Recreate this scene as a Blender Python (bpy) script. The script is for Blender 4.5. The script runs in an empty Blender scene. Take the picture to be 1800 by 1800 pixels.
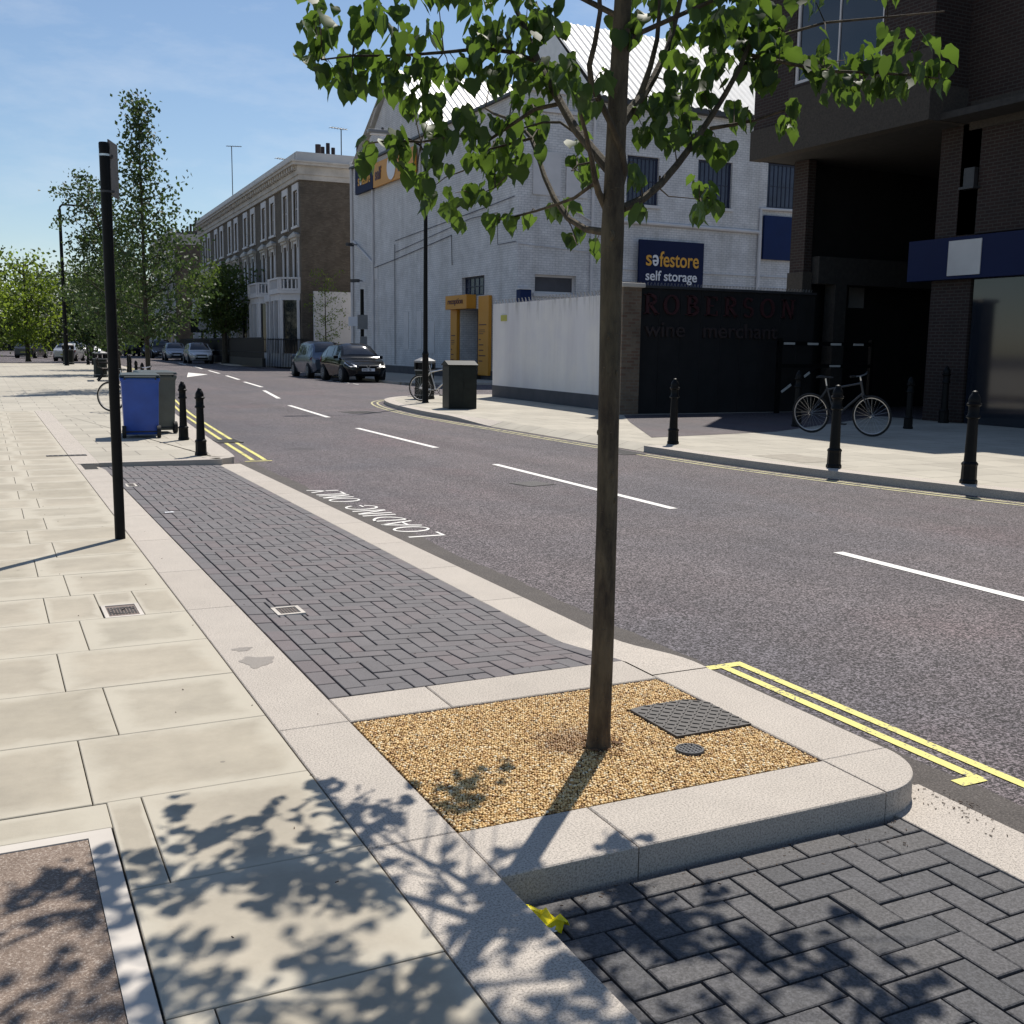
import bpy, bmesh, math, random
import numpy as np
from mathutils import Vector, Matrix
from mathutils.geometry import tessellate_polygon
S=bpy.context.scene; COL=S.collection; R=math.radians
# ---------------------------------------------------------------- camera
F=1900.; CH=1.5; yaw=R(26); roll=R(.8); pitch=math.atan(287/F)
fwd=Vector((math.sin(yaw)*math.cos(pitch),math.cos(yaw)*math.cos(pitch),-math.sin(pitch)))
r0=Vector((math.cos(yaw),-math.sin(yaw),0)); u0=r0.cross(fwd)
r1=r0*math.cos(roll)+u0*math.sin(roll); u1=-r0*math.sin(roll)+u0*math.cos(roll)
cd=bpy.data.cameras.new('camera'); cam=bpy.data.objects.new('camera',cd); COL.objects.link(cam)
cam.matrix_world=Matrix(((r1.x,u1.x,-fwd.x,0),(r1.y,u1.y,-fwd.y,0),(r1.z,u1.z,-fwd.z,CH),(0,0,0,1)))
cd.sensor_width=36; cd.lens=36*F/1800; cd.clip_start=.05; cd.clip_end=2000
S.camera=cam; S.render.resolution_x=S.render.resolution_y=1024
# ---------------------------------------------------------------- light
SAZ=R(43); SEL=R(57)
sv=Vector((math.sin(SAZ)*math.cos(SEL),math.cos(SAZ)*math.cos(SEL),math.sin(SEL)))
w=bpy.data.worlds.new('World'); S.world=w; w.use_nodes=True
wn=w.node_tree; bg=wn.nodes['Background']; sky=wn.nodes.new('ShaderNodeTexSky')
sky.sky_type='NISHITA'; sky.sun_disc=False; sky.sun_elevation=SEL; sky.sun_rotation=SAZ
sky.air_density=1.0; sky.dust_density=.25; sky.ozone_density=2.6
tc_=wn.nodes.new('ShaderNodeTexCoord'); mp_=wn.nodes.new('ShaderNodeMapping'); mp_.inputs['Scale'].default_value=(2.2,2.2,7); wn.links.new(tc_.outputs['Generated'],mp_.inputs[0])
cn_=wn.nodes.new('ShaderNodeTexNoise'); cn_.inputs['Scale'].default_value=2.2; cn_.inputs['Detail'].default_value=8; cn_.inputs['Roughness'].default_value=.62; wn.links.new(mp_.outputs[0],cn_.inputs['Vector'])
cr_=wn.nodes.new('ShaderNodeValToRGB'); cr_.color_ramp.elements[0].position=.5; cr_.color_ramp.elements[0].color=(0,0,0,1); cr_.color_ramp.elements[1].position=.8; cr_.color_ramp.elements[1].color=(.3,.3,.3,1); wn.links.new(cn_.outputs['Fac'],cr_.inputs[0])
mx_=wn.nodes.new('ShaderNodeMix'); mx_.data_type='RGBA'; wn.links.new(cr_.outputs[0],mx_.inputs[0]); wn.links.new(sky.outputs[0],mx_.inputs[6]); mx_.inputs[7].default_value=(8.5,8.8,9.2,1)
wn.links.new(mx_.outputs[2],bg.inputs[0]); bg.inputs[1].default_value=.094
sl=bpy.data.lights.new('sun','SUN'); so=bpy.data.objects.new('sun',sl); COL.objects.link(so)
sl.energy=5.0; sl.angle=R(.53); sl.color=(1,.94,.85); so.rotation_euler=sv.to_track_quat('Z','Y').to_euler()
S.view_settings.view_transform='Standard'; S.view_settings.look='None'; S.view_settings.exposure=.17
# ---------------------------------------------------------------- materials
def lin(c): 
    return tuple(((x/255)/12.92 if x/255<=.04045 else ((x/255+.055)/1.055)**2.4) for x in c)
class N:
    def __init__(s,name,rough=.8,base=(.5,.5,.5),metal=0,spec=.5):
        s.m=bpy.data.materials.new(name); s.m.use_nodes=True; s.t=s.m.node_tree; s.b=s.t.nodes['Principled BSDF']
        s.b.inputs['Roughness'].default_value=rough; s.b.inputs['Metallic'].default_value=metal
        s.b.inputs['Base Color'].default_value=(*base,1); s.b.inputs['Specular IOR Level'].default_value=spec
        s.tc=None; s.base=base
    def n(s,typ,**k):
        x=s.t.nodes.new('ShaderNode'+typ)
        for a,v in k.items():
            if a.startswith('i_'): x.inputs[a[2:].replace('_',' ')].default_value=v
            else: setattr(x,a,v)
        return x
    def l(s,a,b): s.t.links.new(a,b)
    def co(s,which='Object'):
        if not s.tc: s.tc=s.n('TexCoord')
        return s.tc.outputs[which]
    def mapv(s,scale=(1,1,1),rot=(0,0,0),loc=(0,0,0),src=None):
        m=s.n('Mapping'); m.inputs['Scale'].default_value=scale; m.inputs['Rotation'].default_value=rot; m.inputs['Location'].default_value=loc
        s.l(src or s.co(),m.inputs[0]); return m.outputs[0]
    def noise(s,scale,detail=4,v=None,rough=.6):
        x=s.n('TexNoise'); x.inputs['Scale'].default_value=scale; x.inputs['Detail'].default_value=detail; x.inputs['Roughness'].default_value=rough
        s.l(v or s.co(),x.inputs['Vector']); return x.outputs['Fac']
    def ramp(s,fac,stops):
        r=s.n('ValToRGB'); e=r.color_ramp.elements
        while len(e)<len(stops): e.new(.5)
        for el,(p,c) in zip(e,stops): el.position=p; el.color=(*c,1) if len(c)==3 else c
        s.l(fac,r.inputs[0]); return r.outputs[0]
    def mix(s,a,b,fac,mode='MIX'):
        x=s.n('Mix',data_type='RGBA',blend_type=mode)
        for v,i in ((fac,0),(a,6),(b,7)):
            if hasattr(v,'is_linked') or hasattr(v,'links'): s.l(v,x.inputs[i])
            elif i==0: x.inputs[0].default_value=v
            else: x.inputs[i].default_value=(*v,1)
        return x.outputs[2]
    def math(s,op,a,b=0.):
        x=s.n('Math',operation=op)
        for v,i in ((a,0),(b,1)):
            if hasattr(v,'links'): s.l(v,x.inputs[i])
            else: x.inputs[i].default_value=v
        return x.outputs[0]
    def col(s,c): s.l(c,s.b.inputs['Base Color']); return s
    def bump(s,h,strength=.3,dist=.01):
        b=s.n('Bump'); b.inputs['Strength'].default_value=strength; b.inputs['Distance'].default_value=dist
        s.l(h,b.inputs['Height']); s.l(b.outputs[0],s.b.inputs['Normal']); return s
def sc(c,k): return tuple(min(1,x*k) for x in c)
def plain(name,c,rough=.6,var=.15,scale=6,metal=0,bump=0,spec=.5):
    m=N(name,rough,c,metal,spec); n=m.noise(scale,5); m.col(m.ramp(n,[(.3,sc(c,1-var)),(.7,sc(c,1+var))]))
    if bump: m.bump(m.noise(scale*6,4),bump,.004)
    return m.m
def brickmat(name,c1,c2,mort,scale=1,rough=.9,along='XZ',bw=.225,bh=.075,bump=.5,dirt=.25,ms=.012):
    # world aligned brick courses on upright walls: u = x+y, v = z
    m=N(name,rough); g=m.n('NewGeometry'); s=m.n('SeparateXYZ'); m.l(g.outputs['Position'],s.inputs[0])
    u=m.math('ADD',s.outputs[0],s.outputs[1]); c=m.n('CombineXYZ'); m.l(u,c.inputs[0]); m.l(s.outputs[2],c.inputs[1])
    b=m.n('TexBrick'); m.l(c.outputs[0],b.inputs['Vector']); b.inputs['Scale'].default_value=1/scale
    b.inputs['Brick Width'].default_value=bw; b.inputs['Row Height'].default_value=bh; b.inputs['Mortar Size'].default_value=ms
    b.inputs['Color1'].default_value=(*c1,1); b.inputs['Color2'].default_value=(*c2,1); b.inputs['Mortar'].default_value=(*mort,1)
    n=m.noise(1.2,6,g.outputs['Position']); n2=m.noise(14,4,g.outputs['Position'])
    d=m.ramp(n,[(.3,(1-dirt,)*3),(.7,(1+dirt*.2,)*3)]); d2=m.ramp(n2,[(.3,(.88,)*3),(.7,(1.06,)*3)])
    m.col(m.mix(m.mix(b.outputs['Color'],d,1,'MULTIPLY'),d2,1,'MULTIPLY')); m.bump(b.outputs['Fac'],-bump if bump>0 else 0,.006)
    return m.m
def tilemat(name,c,var,speck=None,edge=None,rough=.85,bump=.25,nscale=3,sps=260):
    m=N(name,rough); g=m.n('NewGeometry'); rnd=g.outputs['Random Per Island']
    base=m.ramp(rnd,[(0,sc(c[0],1)),(.5,c[1]),(1,c[2])])
    n=m.noise(nscale,7,g.outputs['Position'],.7); base=m.mix(base,m.ramp(n,[(.25,(1-var,)*3),(.75,(1+var*.4,)*3)]),1,'MULTIPLY')
    if edge:
        uv=m.n('SeparateXYZ'); m.l(m.co('UV'),uv.inputs[0])
        def ed(o):
            a=m.math('SUBTRACT',o,.5); a=m.math('ABSOLUTE',a); return a
        e=m.math('MAXIMUM',ed(uv.outputs[0]),ed(uv.outputs[1]))
        n3=m.noise(5,5,g.outputs['Position'],.6); e=m.math('ADD',e,m.math('MULTIPLY',m.math('SUBTRACT',n3,.5),.34))
        e=m.math('ADD',e,m.math('MULTIPLY',m.math('SUBTRACT',rnd,.5),.12))
        base=m.mix(base,edge,m.ramp(e,[(.34,(0,0,0)),(.46,(.75,)*3)]))
    if speck:
        v=m.noise(sps,3,g.outputs['Position'],.8)
        base=m.mix(base,m.ramp(v,[(.38,(speck[0],)*3),(.5,(1,)*3),(.64,(speck[1],)*3)]),1,'MULTIPLY')
    # small dark spots of chewing gum and grime
    vo=m.n('TexVoronoi'); vo.inputs['Scale'].default_value=7; m.l(g.outputs['Position'],vo.inputs['Vector'])
    sp=m.n('SeparateColor'); m.l(vo.outputs['Color'],sp.inputs[0])
    rad=m.math('MULTIPLY',m.math('POWER',sp.outputs[0],5),.085)
    spot=m.math('LESS_THAN',vo.outputs['Distance'],rad)
    base=m.mix(base,(.14,.125,.11),m.math('MULTIPLY',spot,.55))
    m.col(base); m.bump(m.noise(60,6,g.outputs['Position'],.7),bump,.004); return m.m
MT={}
def asph():
    m=N('asphalt',.78); g=m.n('NewGeometry'); P=g.outputs['Position']
    a=m.noise(85,2,P,.75); big=m.noise(.35,5,P,.6); mid=m.noise(3,6,P,.7)
    c=m.ramp(a,[(.41,(.012,.011,.012)),(.5,(.060,.056,.058)),(.60,(.225,.213,.217))])
    c=m.mix(c,m.ramp(big,[(.35,(.86,.84,.9)),(.6,(1.1,1.0,1.0))]),1,'MULTIPLY')
    c=m.mix(c,m.ramp(mid,[(.3,(.84,.82,.83)),(.7,(1.08,)*3)]),1,'MULTIPLY')
    tr=m.noise(1,4,m.mapv((1.1,.05,1),src=P),.6); c=m.mix(c,m.ramp(tr,[(.35,(.86,.85,.86)),(.62,(1.1,1.09,1.1))]),1,'MULTIPLY')
    rd=m.noise(.55,5,m.mapv((1,.5,1),src=P,loc=(7,3,0)),.65); c=m.mix(c,m.mix(c,(1.12,.88,.88),1,'MULTIPLY'),m.ramp(rd,[(.52,(0,)*3),(.68,(.45,)*3)]))
    ox=m.n('TexVoronoi'); ox.inputs['Scale'].default_value=.9; m.l(P,ox.inputs['Vector']); oc=m.n('SeparateColor'); m.l(ox.outputs['Color'],oc.inputs[0])
    sp=m.math('LESS_THAN',m.math('ADD',ox.outputs['Distance'],m.math('MULTIPLY',m.noise(9,4,P),.16)),m.math('MULTIPLY',m.math('POWER',oc.outputs[0],4),.3))
    c=m.mix(c,(.035,.033,.034),m.math('MULTIPLY',sp,.4))
    m.col(c); m.bump(a,.5,.006); m.b.inputs['Specular IOR Level'].default_value=.3; return m.m
MT['asphalt']=asph()
MT['york']=tilemat('sandstone_slab',[(.36,.322,.252),(.405,.36,.285),(.38,.345,.275)],.28,edge=(.455,.418,.34),rough=.85,nscale=2.2,bump=.2)
MT['granite']=tilemat('granite',[(.41,.365,.315),(.46,.41,.355),(.43,.385,.335)],.12,speck=(.5,1.22),rough=.8,nscale=4,sps=150)
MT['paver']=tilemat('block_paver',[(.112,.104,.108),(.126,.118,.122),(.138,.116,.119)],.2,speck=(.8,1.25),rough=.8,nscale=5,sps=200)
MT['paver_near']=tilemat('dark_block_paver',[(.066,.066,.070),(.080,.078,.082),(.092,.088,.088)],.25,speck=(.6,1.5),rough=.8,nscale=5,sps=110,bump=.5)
MT['joint']=plain('joint_sand',(.022,.020,.018),.95,.3,30)
def paveflat():
    m=N('far_slabs',.85); g=m.n('NewGeometry'); P=g.outputs['Position']
    b=m.n('TexBrick'); m.l(P,b.inputs['Vector']); b.inputs['Scale'].default_value=1
    b.inputs['Brick Width'].default_value=.75; b.inputs['Row Height'].default_value=.643; b.inputs['Mortar Size'].default_value=.008
    b.inputs['Color1'].default_value=(.37,.34,.28,1); b.inputs['Color2'].default_value=(.44,.405,.335,1); b.inputs['Mortar'].default_value=(.2,.18,.15,1)
    n=m.noise(.9,7,P,.7); c=m.mix(b.outputs['Color'],m.ramp(n,[(.3,(.8,)*3),(.7,(1.08,)*3)]),1,'MULTIPLY'); m.col(c)
    m.bump(m.noise(40,5,P),.2,.004); return m.m
MT['pave']=paveflat()
MT['yellow']=None
def paint(name,c,wear=.5,hi=.46):
    m=N(name,.7); g=m.n('NewGeometry'); P=g.outputs['Position']
    n=m.noise(60,5,P,.75); n2=m.noise(6,4,P)
    f=m.math('ADD',n,m.math('MULTIPLY',m.math('SUBTRACT',n2,.5),wear))
    m.col(m.mix((.09,.085,.085),c,m.ramp(f,[(hi-.1,(.0,)*3),(hi-.02,(1,)*3)]))); m.bump(n,.3,.003); return m.m
MT['yellow']=paint('yellow_paint',(.66,.60,.17),.5,.46); MT['yellow_pale']=paint('worn_yellow_paint',(.52,.48,.24),.7,.48); MT['white']=paint('white_paint',(.74,.72,.68),.35,.42)
MT['blackm']=plain('black_paint',(.005,.0052,.0056),.5,.3,9,spec=.16)
MT['greenm']=plain('dark_green_paint',(.0085,.012,.010),.5,.35,7,bump=.15,spec=.25)
MT['dark']=plain('dark_void',(.006,.006,.008),.9,.3,4)
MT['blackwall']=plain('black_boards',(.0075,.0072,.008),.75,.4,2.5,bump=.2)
MT['letters']=plain('maroon_letters',(.045,.011,.014),.6,.2,3)
MT['letters2']=plain('grey_letters',(.032,.022,.022),.6,.2,3)
MT['whitebrick']=brickmat('painted_white_brick',(.68,.665,.665),(.74,.725,.72),(.50,.50,.52),bump=.9,dirt=.22,bw=.3,bh=.11)
def wb():
    m=MT['whitebrick']; t=m.node_tree; b=t.nodes['Principled BSDF']; src=b.inputs['Base Color'].links[0].from_socket
    g=t.nodes.new('ShaderNodeNewGeometry'); mp=t.nodes.new('ShaderNodeMapping'); mp.inputs['Scale'].default_value=(1.6,1.6,.10); t.links.new(g.outputs['Position'],mp.inputs[0])
    n=t.nodes.new('ShaderNodeTexNoise'); n.inputs['Scale'].default_value=1.3; n.inputs['Detail'].default_value=7; n.inputs['Roughness'].default_value=.7; t.links.new(mp.outputs[0],n.inputs['Vector'])
    r=t.nodes.new('ShaderNodeValToRGB'); r.color_ramp.elements[0].position=.48; r.color_ramp.elements[0].color=(1,1,1,1); r.color_ramp.elements[1].position=.72; r.color_ramp.elements[1].color=(.84,.83,.81,1); t.links.new(n.outputs['Fac'],r.inputs[0])
    x=t.nodes.new('ShaderNodeMix'); x.data_type='RGBA'; x.blend_type='MULTIPLY'; x.inputs[0].default_value=1; t.links.new(src,x.inputs[6]); t.links.new(r.outputs[0],x.inputs[7]); t.links.new(x.outputs[2],b.inputs['Base Color'])
wb()
MT['render']=None
def rend():
    m=N('cream_render',.9); g=m.n('NewGeometry'); P=g.outputs['Position']
    mp=m.mapv((1,1,.12),src=P); n=m.noise(1.6,6,mp,.65); n2=m.noise(.5,5,P)
    s=m.n('SeparateXYZ'); m.l(P,s.inputs[0])
    top=m.math('MULTIPLY',m.math('SUBTRACT',s.outputs[2],2.2),1.3)   # rain streaks under the coping
    f=m.math('MULTIPLY',m.ramp(m.noise(5,6,mp,.7),[(.5,(0,)*3),(.68,(1,)*3)]),m.ramp(top,[(0,(0,)*3),(1,(1,)*3)]))
    c=m.ramp(n,[(.3,(.68,.65,.63)),(.6,(.76,.735,.71))]); c=m.mix(c,m.ramp(n2,[(.4,(.92,.92,.96)),(.6,(1.03,1.02,1))]),1,'MULTIPLY')
    c=m.mix(c,(.16,.14,.11),m.math('MULTIPLY',f,.6)); m.col(c); m.bump(m.noise(30,5,P),.25,.006); return m.m
MT['render']=rend()
MT['whitepaint']=plain('white_masonry_paint',(.62,.60,.60),.7,.08,1.2,bump=.1)
MT['stucco']=plain('stained_stucco',(.50,.46,.41),.85,.22,1.1,bump=.15)
MT['stock']=brickmat('london_stock_brick',(.115,.088,.062),(.17,.135,.10),(.12,.10,.08),bump=.4,dirt=.35)
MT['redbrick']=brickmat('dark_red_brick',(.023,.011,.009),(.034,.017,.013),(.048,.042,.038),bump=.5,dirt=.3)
MT['oldbrick']=brickmat('patched_brick',(.17,.10,.07),(.22,.17,.12),(.2,.17,.13),bump=.5,dirt=.4)
MT['concrete']=plain('exposed_concrete',(.052,.044,.036),.95,.3,22,bump=.6)
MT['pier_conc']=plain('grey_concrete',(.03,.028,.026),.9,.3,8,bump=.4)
MT['glass']=plain('window_glass',(.012,.016,.024),.06,.2,1,spec=.8)
MT['blueglass']=plain('blue_barred_glass',(.03,.04,.075),.25,.3,2)
MT['blind']=plain('pale_blind',(.40,.38,.36),.5,.06,2)
MT['bluepanel']=plain('blue_panel',(.006,.020,.085),.6,.12,1,spec=.2)
MT['bluesign']=plain('navy_sign',(.004,.010,.050),.6,.06,1,spec=.2)
MT['orange']=plain('amber_panel',(.62,.27,.025),.5,.06,1)
MT['amber']=plain('amber_letters',(.70,.34,.03),.5,.02,1)
MT['signwhite']=plain('white_letters',(.75,.75,.78),.5,.02,1)
MT['maroonink']=plain('dark_ink',(.09,.02,.02),.5,.02,1)
MT['bluemetal']=plain('dark_blue_bars',(.012,.018,.05),.5,.1,1)
MT['metalroof']=None
def mroof():
    m=N('white_sheet_roof',.5); m.col(m.ramp(m.noise(1.5,5),[(.3,(.50,.50,.49)),(.7,(.62,.62,.61))])); return m.m
MT['metalroof']=mroof()
MT['slate']=plain('slate',(.06,.06,.07),.7,.2,2)
MT['lead']=plain('pale_parapet',(.50,.49,.48),.6,.1,1)
MT['bluebin']=plain('blue_plastic',(.012,.065,.34),.42,.14,4)
MT['greybin']=plain('grey_green_plastic',(.10,.115,.10),.5,.15,4)
MT['lid']=plain('dark_lid',(.025,.04,.04),.5,.2,4)
MT['rubber']=plain('rubber',(.012,.012,.012),.8,.2,8)
MT['steel']=plain('bright_steel',(.6,.6,.6),.3,.05,3,metal=.9)
MT['grey']=plain('grey_metal',(.22,.22,.22),.5,.1,4)
MT['darkgrey']=plain('dark_grey_metal',(.035,.035,.038),.5,.2,4)
MT['railing']=plain('railing_paint',(.008,.008,.009),.5,.1,3)
MT['castiron']=plain('cast_iron_cover',(.06,.054,.05),.6,.25,30,metal=.1,bump=.3)
MT['rust']=plain('brown_cover',(.16,.12,.10),.7,.25,40,bump=.4)
MT['litter_yellow']=plain('yellow_foil',(.9,.75,.01),.25,.15,40)
MT['paper']=plain('crumpled_paper',(.6,.6,.62),.8,.15,60)
MT['wood']=plain('dark_wood',(.04,.028,.02),.6,.3,5)
MT['terracotta']=plain('chimney_pot',(.045,.03,.028),.8,.2,4)
MT['planting']=plain('dry_soil',(.06,.045,.03),.95,.3,30)
MT['amberglow']=plain('yellow_label',(.42,.40,.08),.6,.1,20)
def bark(name,c1,c2):
    m=N(name,.9); g=m.n('NewGeometry'); mp=m.mapv((9,9,2.2),src=g.outputs['Position'])
    n=m.noise(2,8,mp,.7); n2=m.noise(1.3,3,g.outputs['Position'])
    vo=m.n('TexVoronoi'); vo.inputs['Scale'].default_value=26; m.l(m.mapv((1,1,2.2),src=g.outputs['Position']),vo.inputs['Vector'])
    lent=m.ramp(vo.outputs['Distance'],[(.1,(1,)*3),(.17,(0,)*3)])
    c=m.ramp(n,[(.38,c1),(.62,c2)]); c=m.mix(c,m.ramp(n2,[(.35,(.85,.9,.8)),(.65,(1.15,1.1,1.0))]),1,'MULTIPLY')
    c=m.mix(c,sc(c2,1.7),m.math('MULTIPLY',lent,.35)); m.col(c); m.bump(m.math('ADD',n,m.math('MULTIPLY',lent,.5)),.9,.012); return m.m
MT['bark']=bark('lime_bark',(.036,.026,.018),(.115,.088,.058)); MT['bark_far']=bark('dark_bark',(.03,.026,.02),(.07,.055,.04))
def leafm(name,c1,c2,tr,trc):
    m=bpy.data.materials.new(name); m.use_nodes=True; t=m.node_tree; nd=t.nodes; b=nd['Principled BSDF']; out=nd['Material Output']
    g=nd.new('ShaderNodeNewGeometry'); r=nd.new('ShaderNodeValToRGB'); t.links.new(g.outputs['Random Per Island'],r.inputs[0])
    r.color_ramp.elements[0].color=(*c1,1); r.color_ramp.elements[1].color=(*c2,1); t.links.new(r.outputs[0],b.inputs['Base Color'])
    b.inputs['Roughness'].default_value=.55; b.inputs['Specular IOR Level'].default_value=.28
    tl=nd.new('ShaderNodeBsdfTranslucent'); tl.inputs[0].default_value=(*trc,1)
    mx=nd.new('ShaderNodeMixShader'); mx.inputs[0].default_value=tr; t.links.new(b.outputs[0],mx.inputs[1]); t.links.new(tl.outputs[0],mx.inputs[2]); t.links.new(mx.outputs[0],out.inputs[0]); return m
MT['leaf']=leafm('lime_leaf',(.014,.032,.017),(.038,.066,.026),.3,(.20,.34,.04))
MT['leaf_mid']=leafm('street_tree_leaf',(.024,.042,.018),(.055,.082,.032),.28,(.09,.15,.03))
MT['leaf_bright']=leafm('bright_leaf',(.055,.09,.02),(.12,.17,.035),.42,(.26,.36,.04))
MT['leaf_green']=leafm('round_tree_leaf',(.035,.058,.018),(.085,.115,.03),.36,(.17,.25,.04))
MT['leaf_dark']=leafm('dark_leaf',(.018,.032,.012),(.04,.06,.02),.3,(.10,.14,.02))
# ---------------------------------------------------------------- helpers
def T(o,label=None,cat=None,group=None,kind=None):
    if label: o['label']=label
    if cat: o['category']=cat
    if group: o['group']=group
    if kind: o['kind']=kind
    return o
def E(name,loc,rz,label,cat,group=None,scale=1.):
    o=bpy.data.objects.new(name,None); COL.objects.link(o); o.location=loc; o.rotation_euler=(0,0,rz); o.scale=(scale,)*3
    o.empty_display_size=.2; return T(o,label,cat,group)
def wm(o):
    m=Matrix.LocRotScale(o.location,o.rotation_euler,o.scale)
    return wm(o.parent)@m if o.parent else m
class MB:
    def __init__(s): s.v=[]; s.f=[]; s.uv=None
    def add(s,vs,fs):
        n=len(s.v); s.v+=[tuple(v) for v in vs]; s.f+=[tuple(i+n for i in f) for f in fs]; return s
    def box(s,x0,y0,z0,x1,y1,z1):
        return s.add([(x0,y0,z0),(x1,y0,z0),(x1,y1,z0),(x0,y1,z0),(x0,y0,z1),(x1,y0,z1),(x1,y1,z1),(x0,y1,z1)],
          [(0,3,2,1),(4,5,6,7),(0,1,5,4),(1,2,6,5),(2,3,7,6),(3,0,4,7)])
    def obox(s,c,h,rot):   # oriented box: centre, half sizes, rotation matrix 3x3
        vs=[Vector(c)+rot@Vector((a*h[0],b*h[1],d*h[2])) for d in (-1,1) for b in (-1,1) for a in (-1,1)]
        return s.add(vs,[(0,2,3,1),(4,5,7,6),(0,1,5,4),(1,3,7,5),(3,2,6,7),(2,0,4,6)])
    def prism(s,pts,z0,z1,bottom=True):
        n=len(pts); a=sum(pts[i][0]*pts[(i+1)%n][1]-pts[(i+1)%n][0]*pts[i][1] for i in range(n))
        if a<0: pts=pts[::-1]
        vs=[(x,y,z0) for x,y in pts]+[(x,y,z1) for x,y in pts]
        fs=[tuple(range(n,2*n))]+[(i,(i+1)%n,n+(i+1)%n,n+i) for i in range(n)]
        if bottom: fs.append(tuple(range(n-1,-1,-1)))
        return s.add(vs,fs)
    def poly(s,pts3): return s.add(pts3,[tuple(range(len(pts3)))])
    def tube(s,pts,rad,seg=10,cap=True):
        pts=[Vector(p) for p in pts]; n=len(pts); rad=[rad]*n if isinstance(rad,(int,float)) else rad
        rings=[]; prev=None
        for i,p in enumerate(pts):
            d=(pts[min(i+1,n-1)]-pts[max(i-1,0)]).normalized()
            if prev is None: a=Vector((0,0,1)) if abs(d.z)<.9 else Vector((1,0,0)); u=d.cross(a).normalized()
            else: u=(prev-d*prev.dot(d)).normalized()
            prev=u; v=d.cross(u); rings.append([p+(u*math.cos(2*math.pi*k/seg)+v*math.sin(2*math.pi*k/seg))*rad[i] for k in range(seg)])
        vs=[q for r in rings for q in r]; fs=[]
        for i in range(n-1):
            for k in range(seg): fs.append((i*seg+k,i*seg+(k+1)%seg,(i+1)*seg+(k+1)%seg,(i+1)*seg+k))
        if cap: fs+= [tuple(range(seg-1,-1,-1)),tuple(range((n-1)*seg,n*seg))]
        return s.add(vs,fs)
    def lathe(s,prof,seg=16,c=(0,0,0),cap=True):
        vs=[(c[0]+r*math.cos(2*math.pi*k/seg),c[1]+r*math.sin(2*math.pi*k/seg),c[2]+z) for r,z in prof for k in range(seg)]
        fs=[(i*seg+k,i*seg+(k+1)%seg,(i+1)*seg+(k+1)%seg,(i+1)*seg+k) for i in range(len(prof)-1) for k in range(seg)]
        if cap: fs+=[tuple(range(seg-1,-1,-1)),tuple(range((len(prof)-1)*seg,len(prof)*seg))]
        return s.add(vs,fs)
    def torus(s,c,R0,r0,axis='Y',seg=28,sg=8):
        vs=[];fs=[]
        for i in range(seg):
            a=2*math.pi*i/seg
            for k in range(sg):
                b=2*math.pi*k/sg; q=R0+r0*math.cos(b); h=r0*math.sin(b)
                x,y,z=(q*math.cos(a),h,q*math.sin(a)) if axis=='Y' else ((h,q*math.cos(a),q*math.sin(a)) if axis=='X' else (q*math.cos(a),q*math.sin(a),h))
                vs.append((c[0]+x,c[1]+y,c[2]+z))
        for i in range(seg):
            for k in range(sg): fs.append((i*sg+k,((i+1)%seg)*sg+k,((i+1)%seg)*sg+(k+1)%sg,i*sg+(k+1)%sg))
        return s.add(vs,fs)
    def build(s,name,mat,parent=None,world=False,smooth=False,bevel=0,label=None,kind=None,cat=None,group=None,fixn=True,bseg=2):
        vs=s.v
        if parent is not None and world:
            inv=wm(parent).inverted(); vs=[tuple(inv@Vector(v)) for v in vs]
        me=bpy.data.meshes.new(name); me.from_pydata(vs,[],s.f); me.update()
        if s.uv is not None:
            ul=me.uv_layers.new(name='UV'); ul.data.foreach_set('uv',np.array(s.uv,dtype='f').ravel())
        if fixn or bevel:
            bm=bmesh.new(); bm.from_mesh(me)
            if s.uv is None:
                bmesh.ops.recalc_face_normals(bm,faces=bm.faces)
            if bevel: bmesh.ops.bevel(bm,geom=[e for e in bm.edges if len(e.link_faces)==2 and e.calc_face_angle(0)>.5],offset=bevel,segments=bseg,affect='EDGES',profile=.6)
            bm.to_mesh(me); bm.free()
        if smooth:
            me.polygons.foreach_set('use_smooth',[True]*len(me.polygons))
            try: me.set_sharp_from_angle(angle=R(40))
            except Exception: pass
        me.materials.append(MT[mat] if isinstance(mat,str) else mat)
        o=bpy.data.objects.new(name,me); COL.objects.link(o)
        if parent is not None: o.parent=parent
        return T(o,label,cat,group,kind)
def copy_tree(o,parent=None):
    c=o.copy(); COL.objects.link(c)
    if parent is not None: c.parent=parent
    for ch in list(o.children): copy_tree(ch,c)
    return c
def place(o,loc,rz=0,label=None,scale=None,group=None):
    o.location=loc; o.rotation_euler=(o.rotation_euler[0],o.rotation_euler[1],rz)
    if label: o['label']=label
    if scale: o.scale=(scale,)*3
    if group: o['group']=group
    return o
def text(name,body,size,M,mat,parent=None,ext=.004,sx=1,bold=0,align='LEFT',**k):
    c=bpy.data.curves.new(name,'FONT'); c.body=body; c.size=size; c.extrude=ext; c.offset=bold; c.align_x=align; c.space_character=k.pop('space',1.0)
    o=bpy.data.objects.new('tmp',c); COL.objects.link(o); bpy.context.view_layer.update()
    me=bpy.data.meshes.new_from_object(o.evaluated_get(bpy.context.evaluated_depsgraph_get())); bpy.data.objects.remove(o)
    me.transform(Matrix.Diagonal((sx,1,1,1))); me.materials.clear(); me.materials.append(MT[mat] if isinstance(mat,str) else mat)
    q=bpy.data.objects.new(name,me); COL.objects.link(q)
    me.transform((wm(parent).inverted() if parent else Matrix())@M)
    if parent: q.parent=parent
    return T(q,**k)
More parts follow.
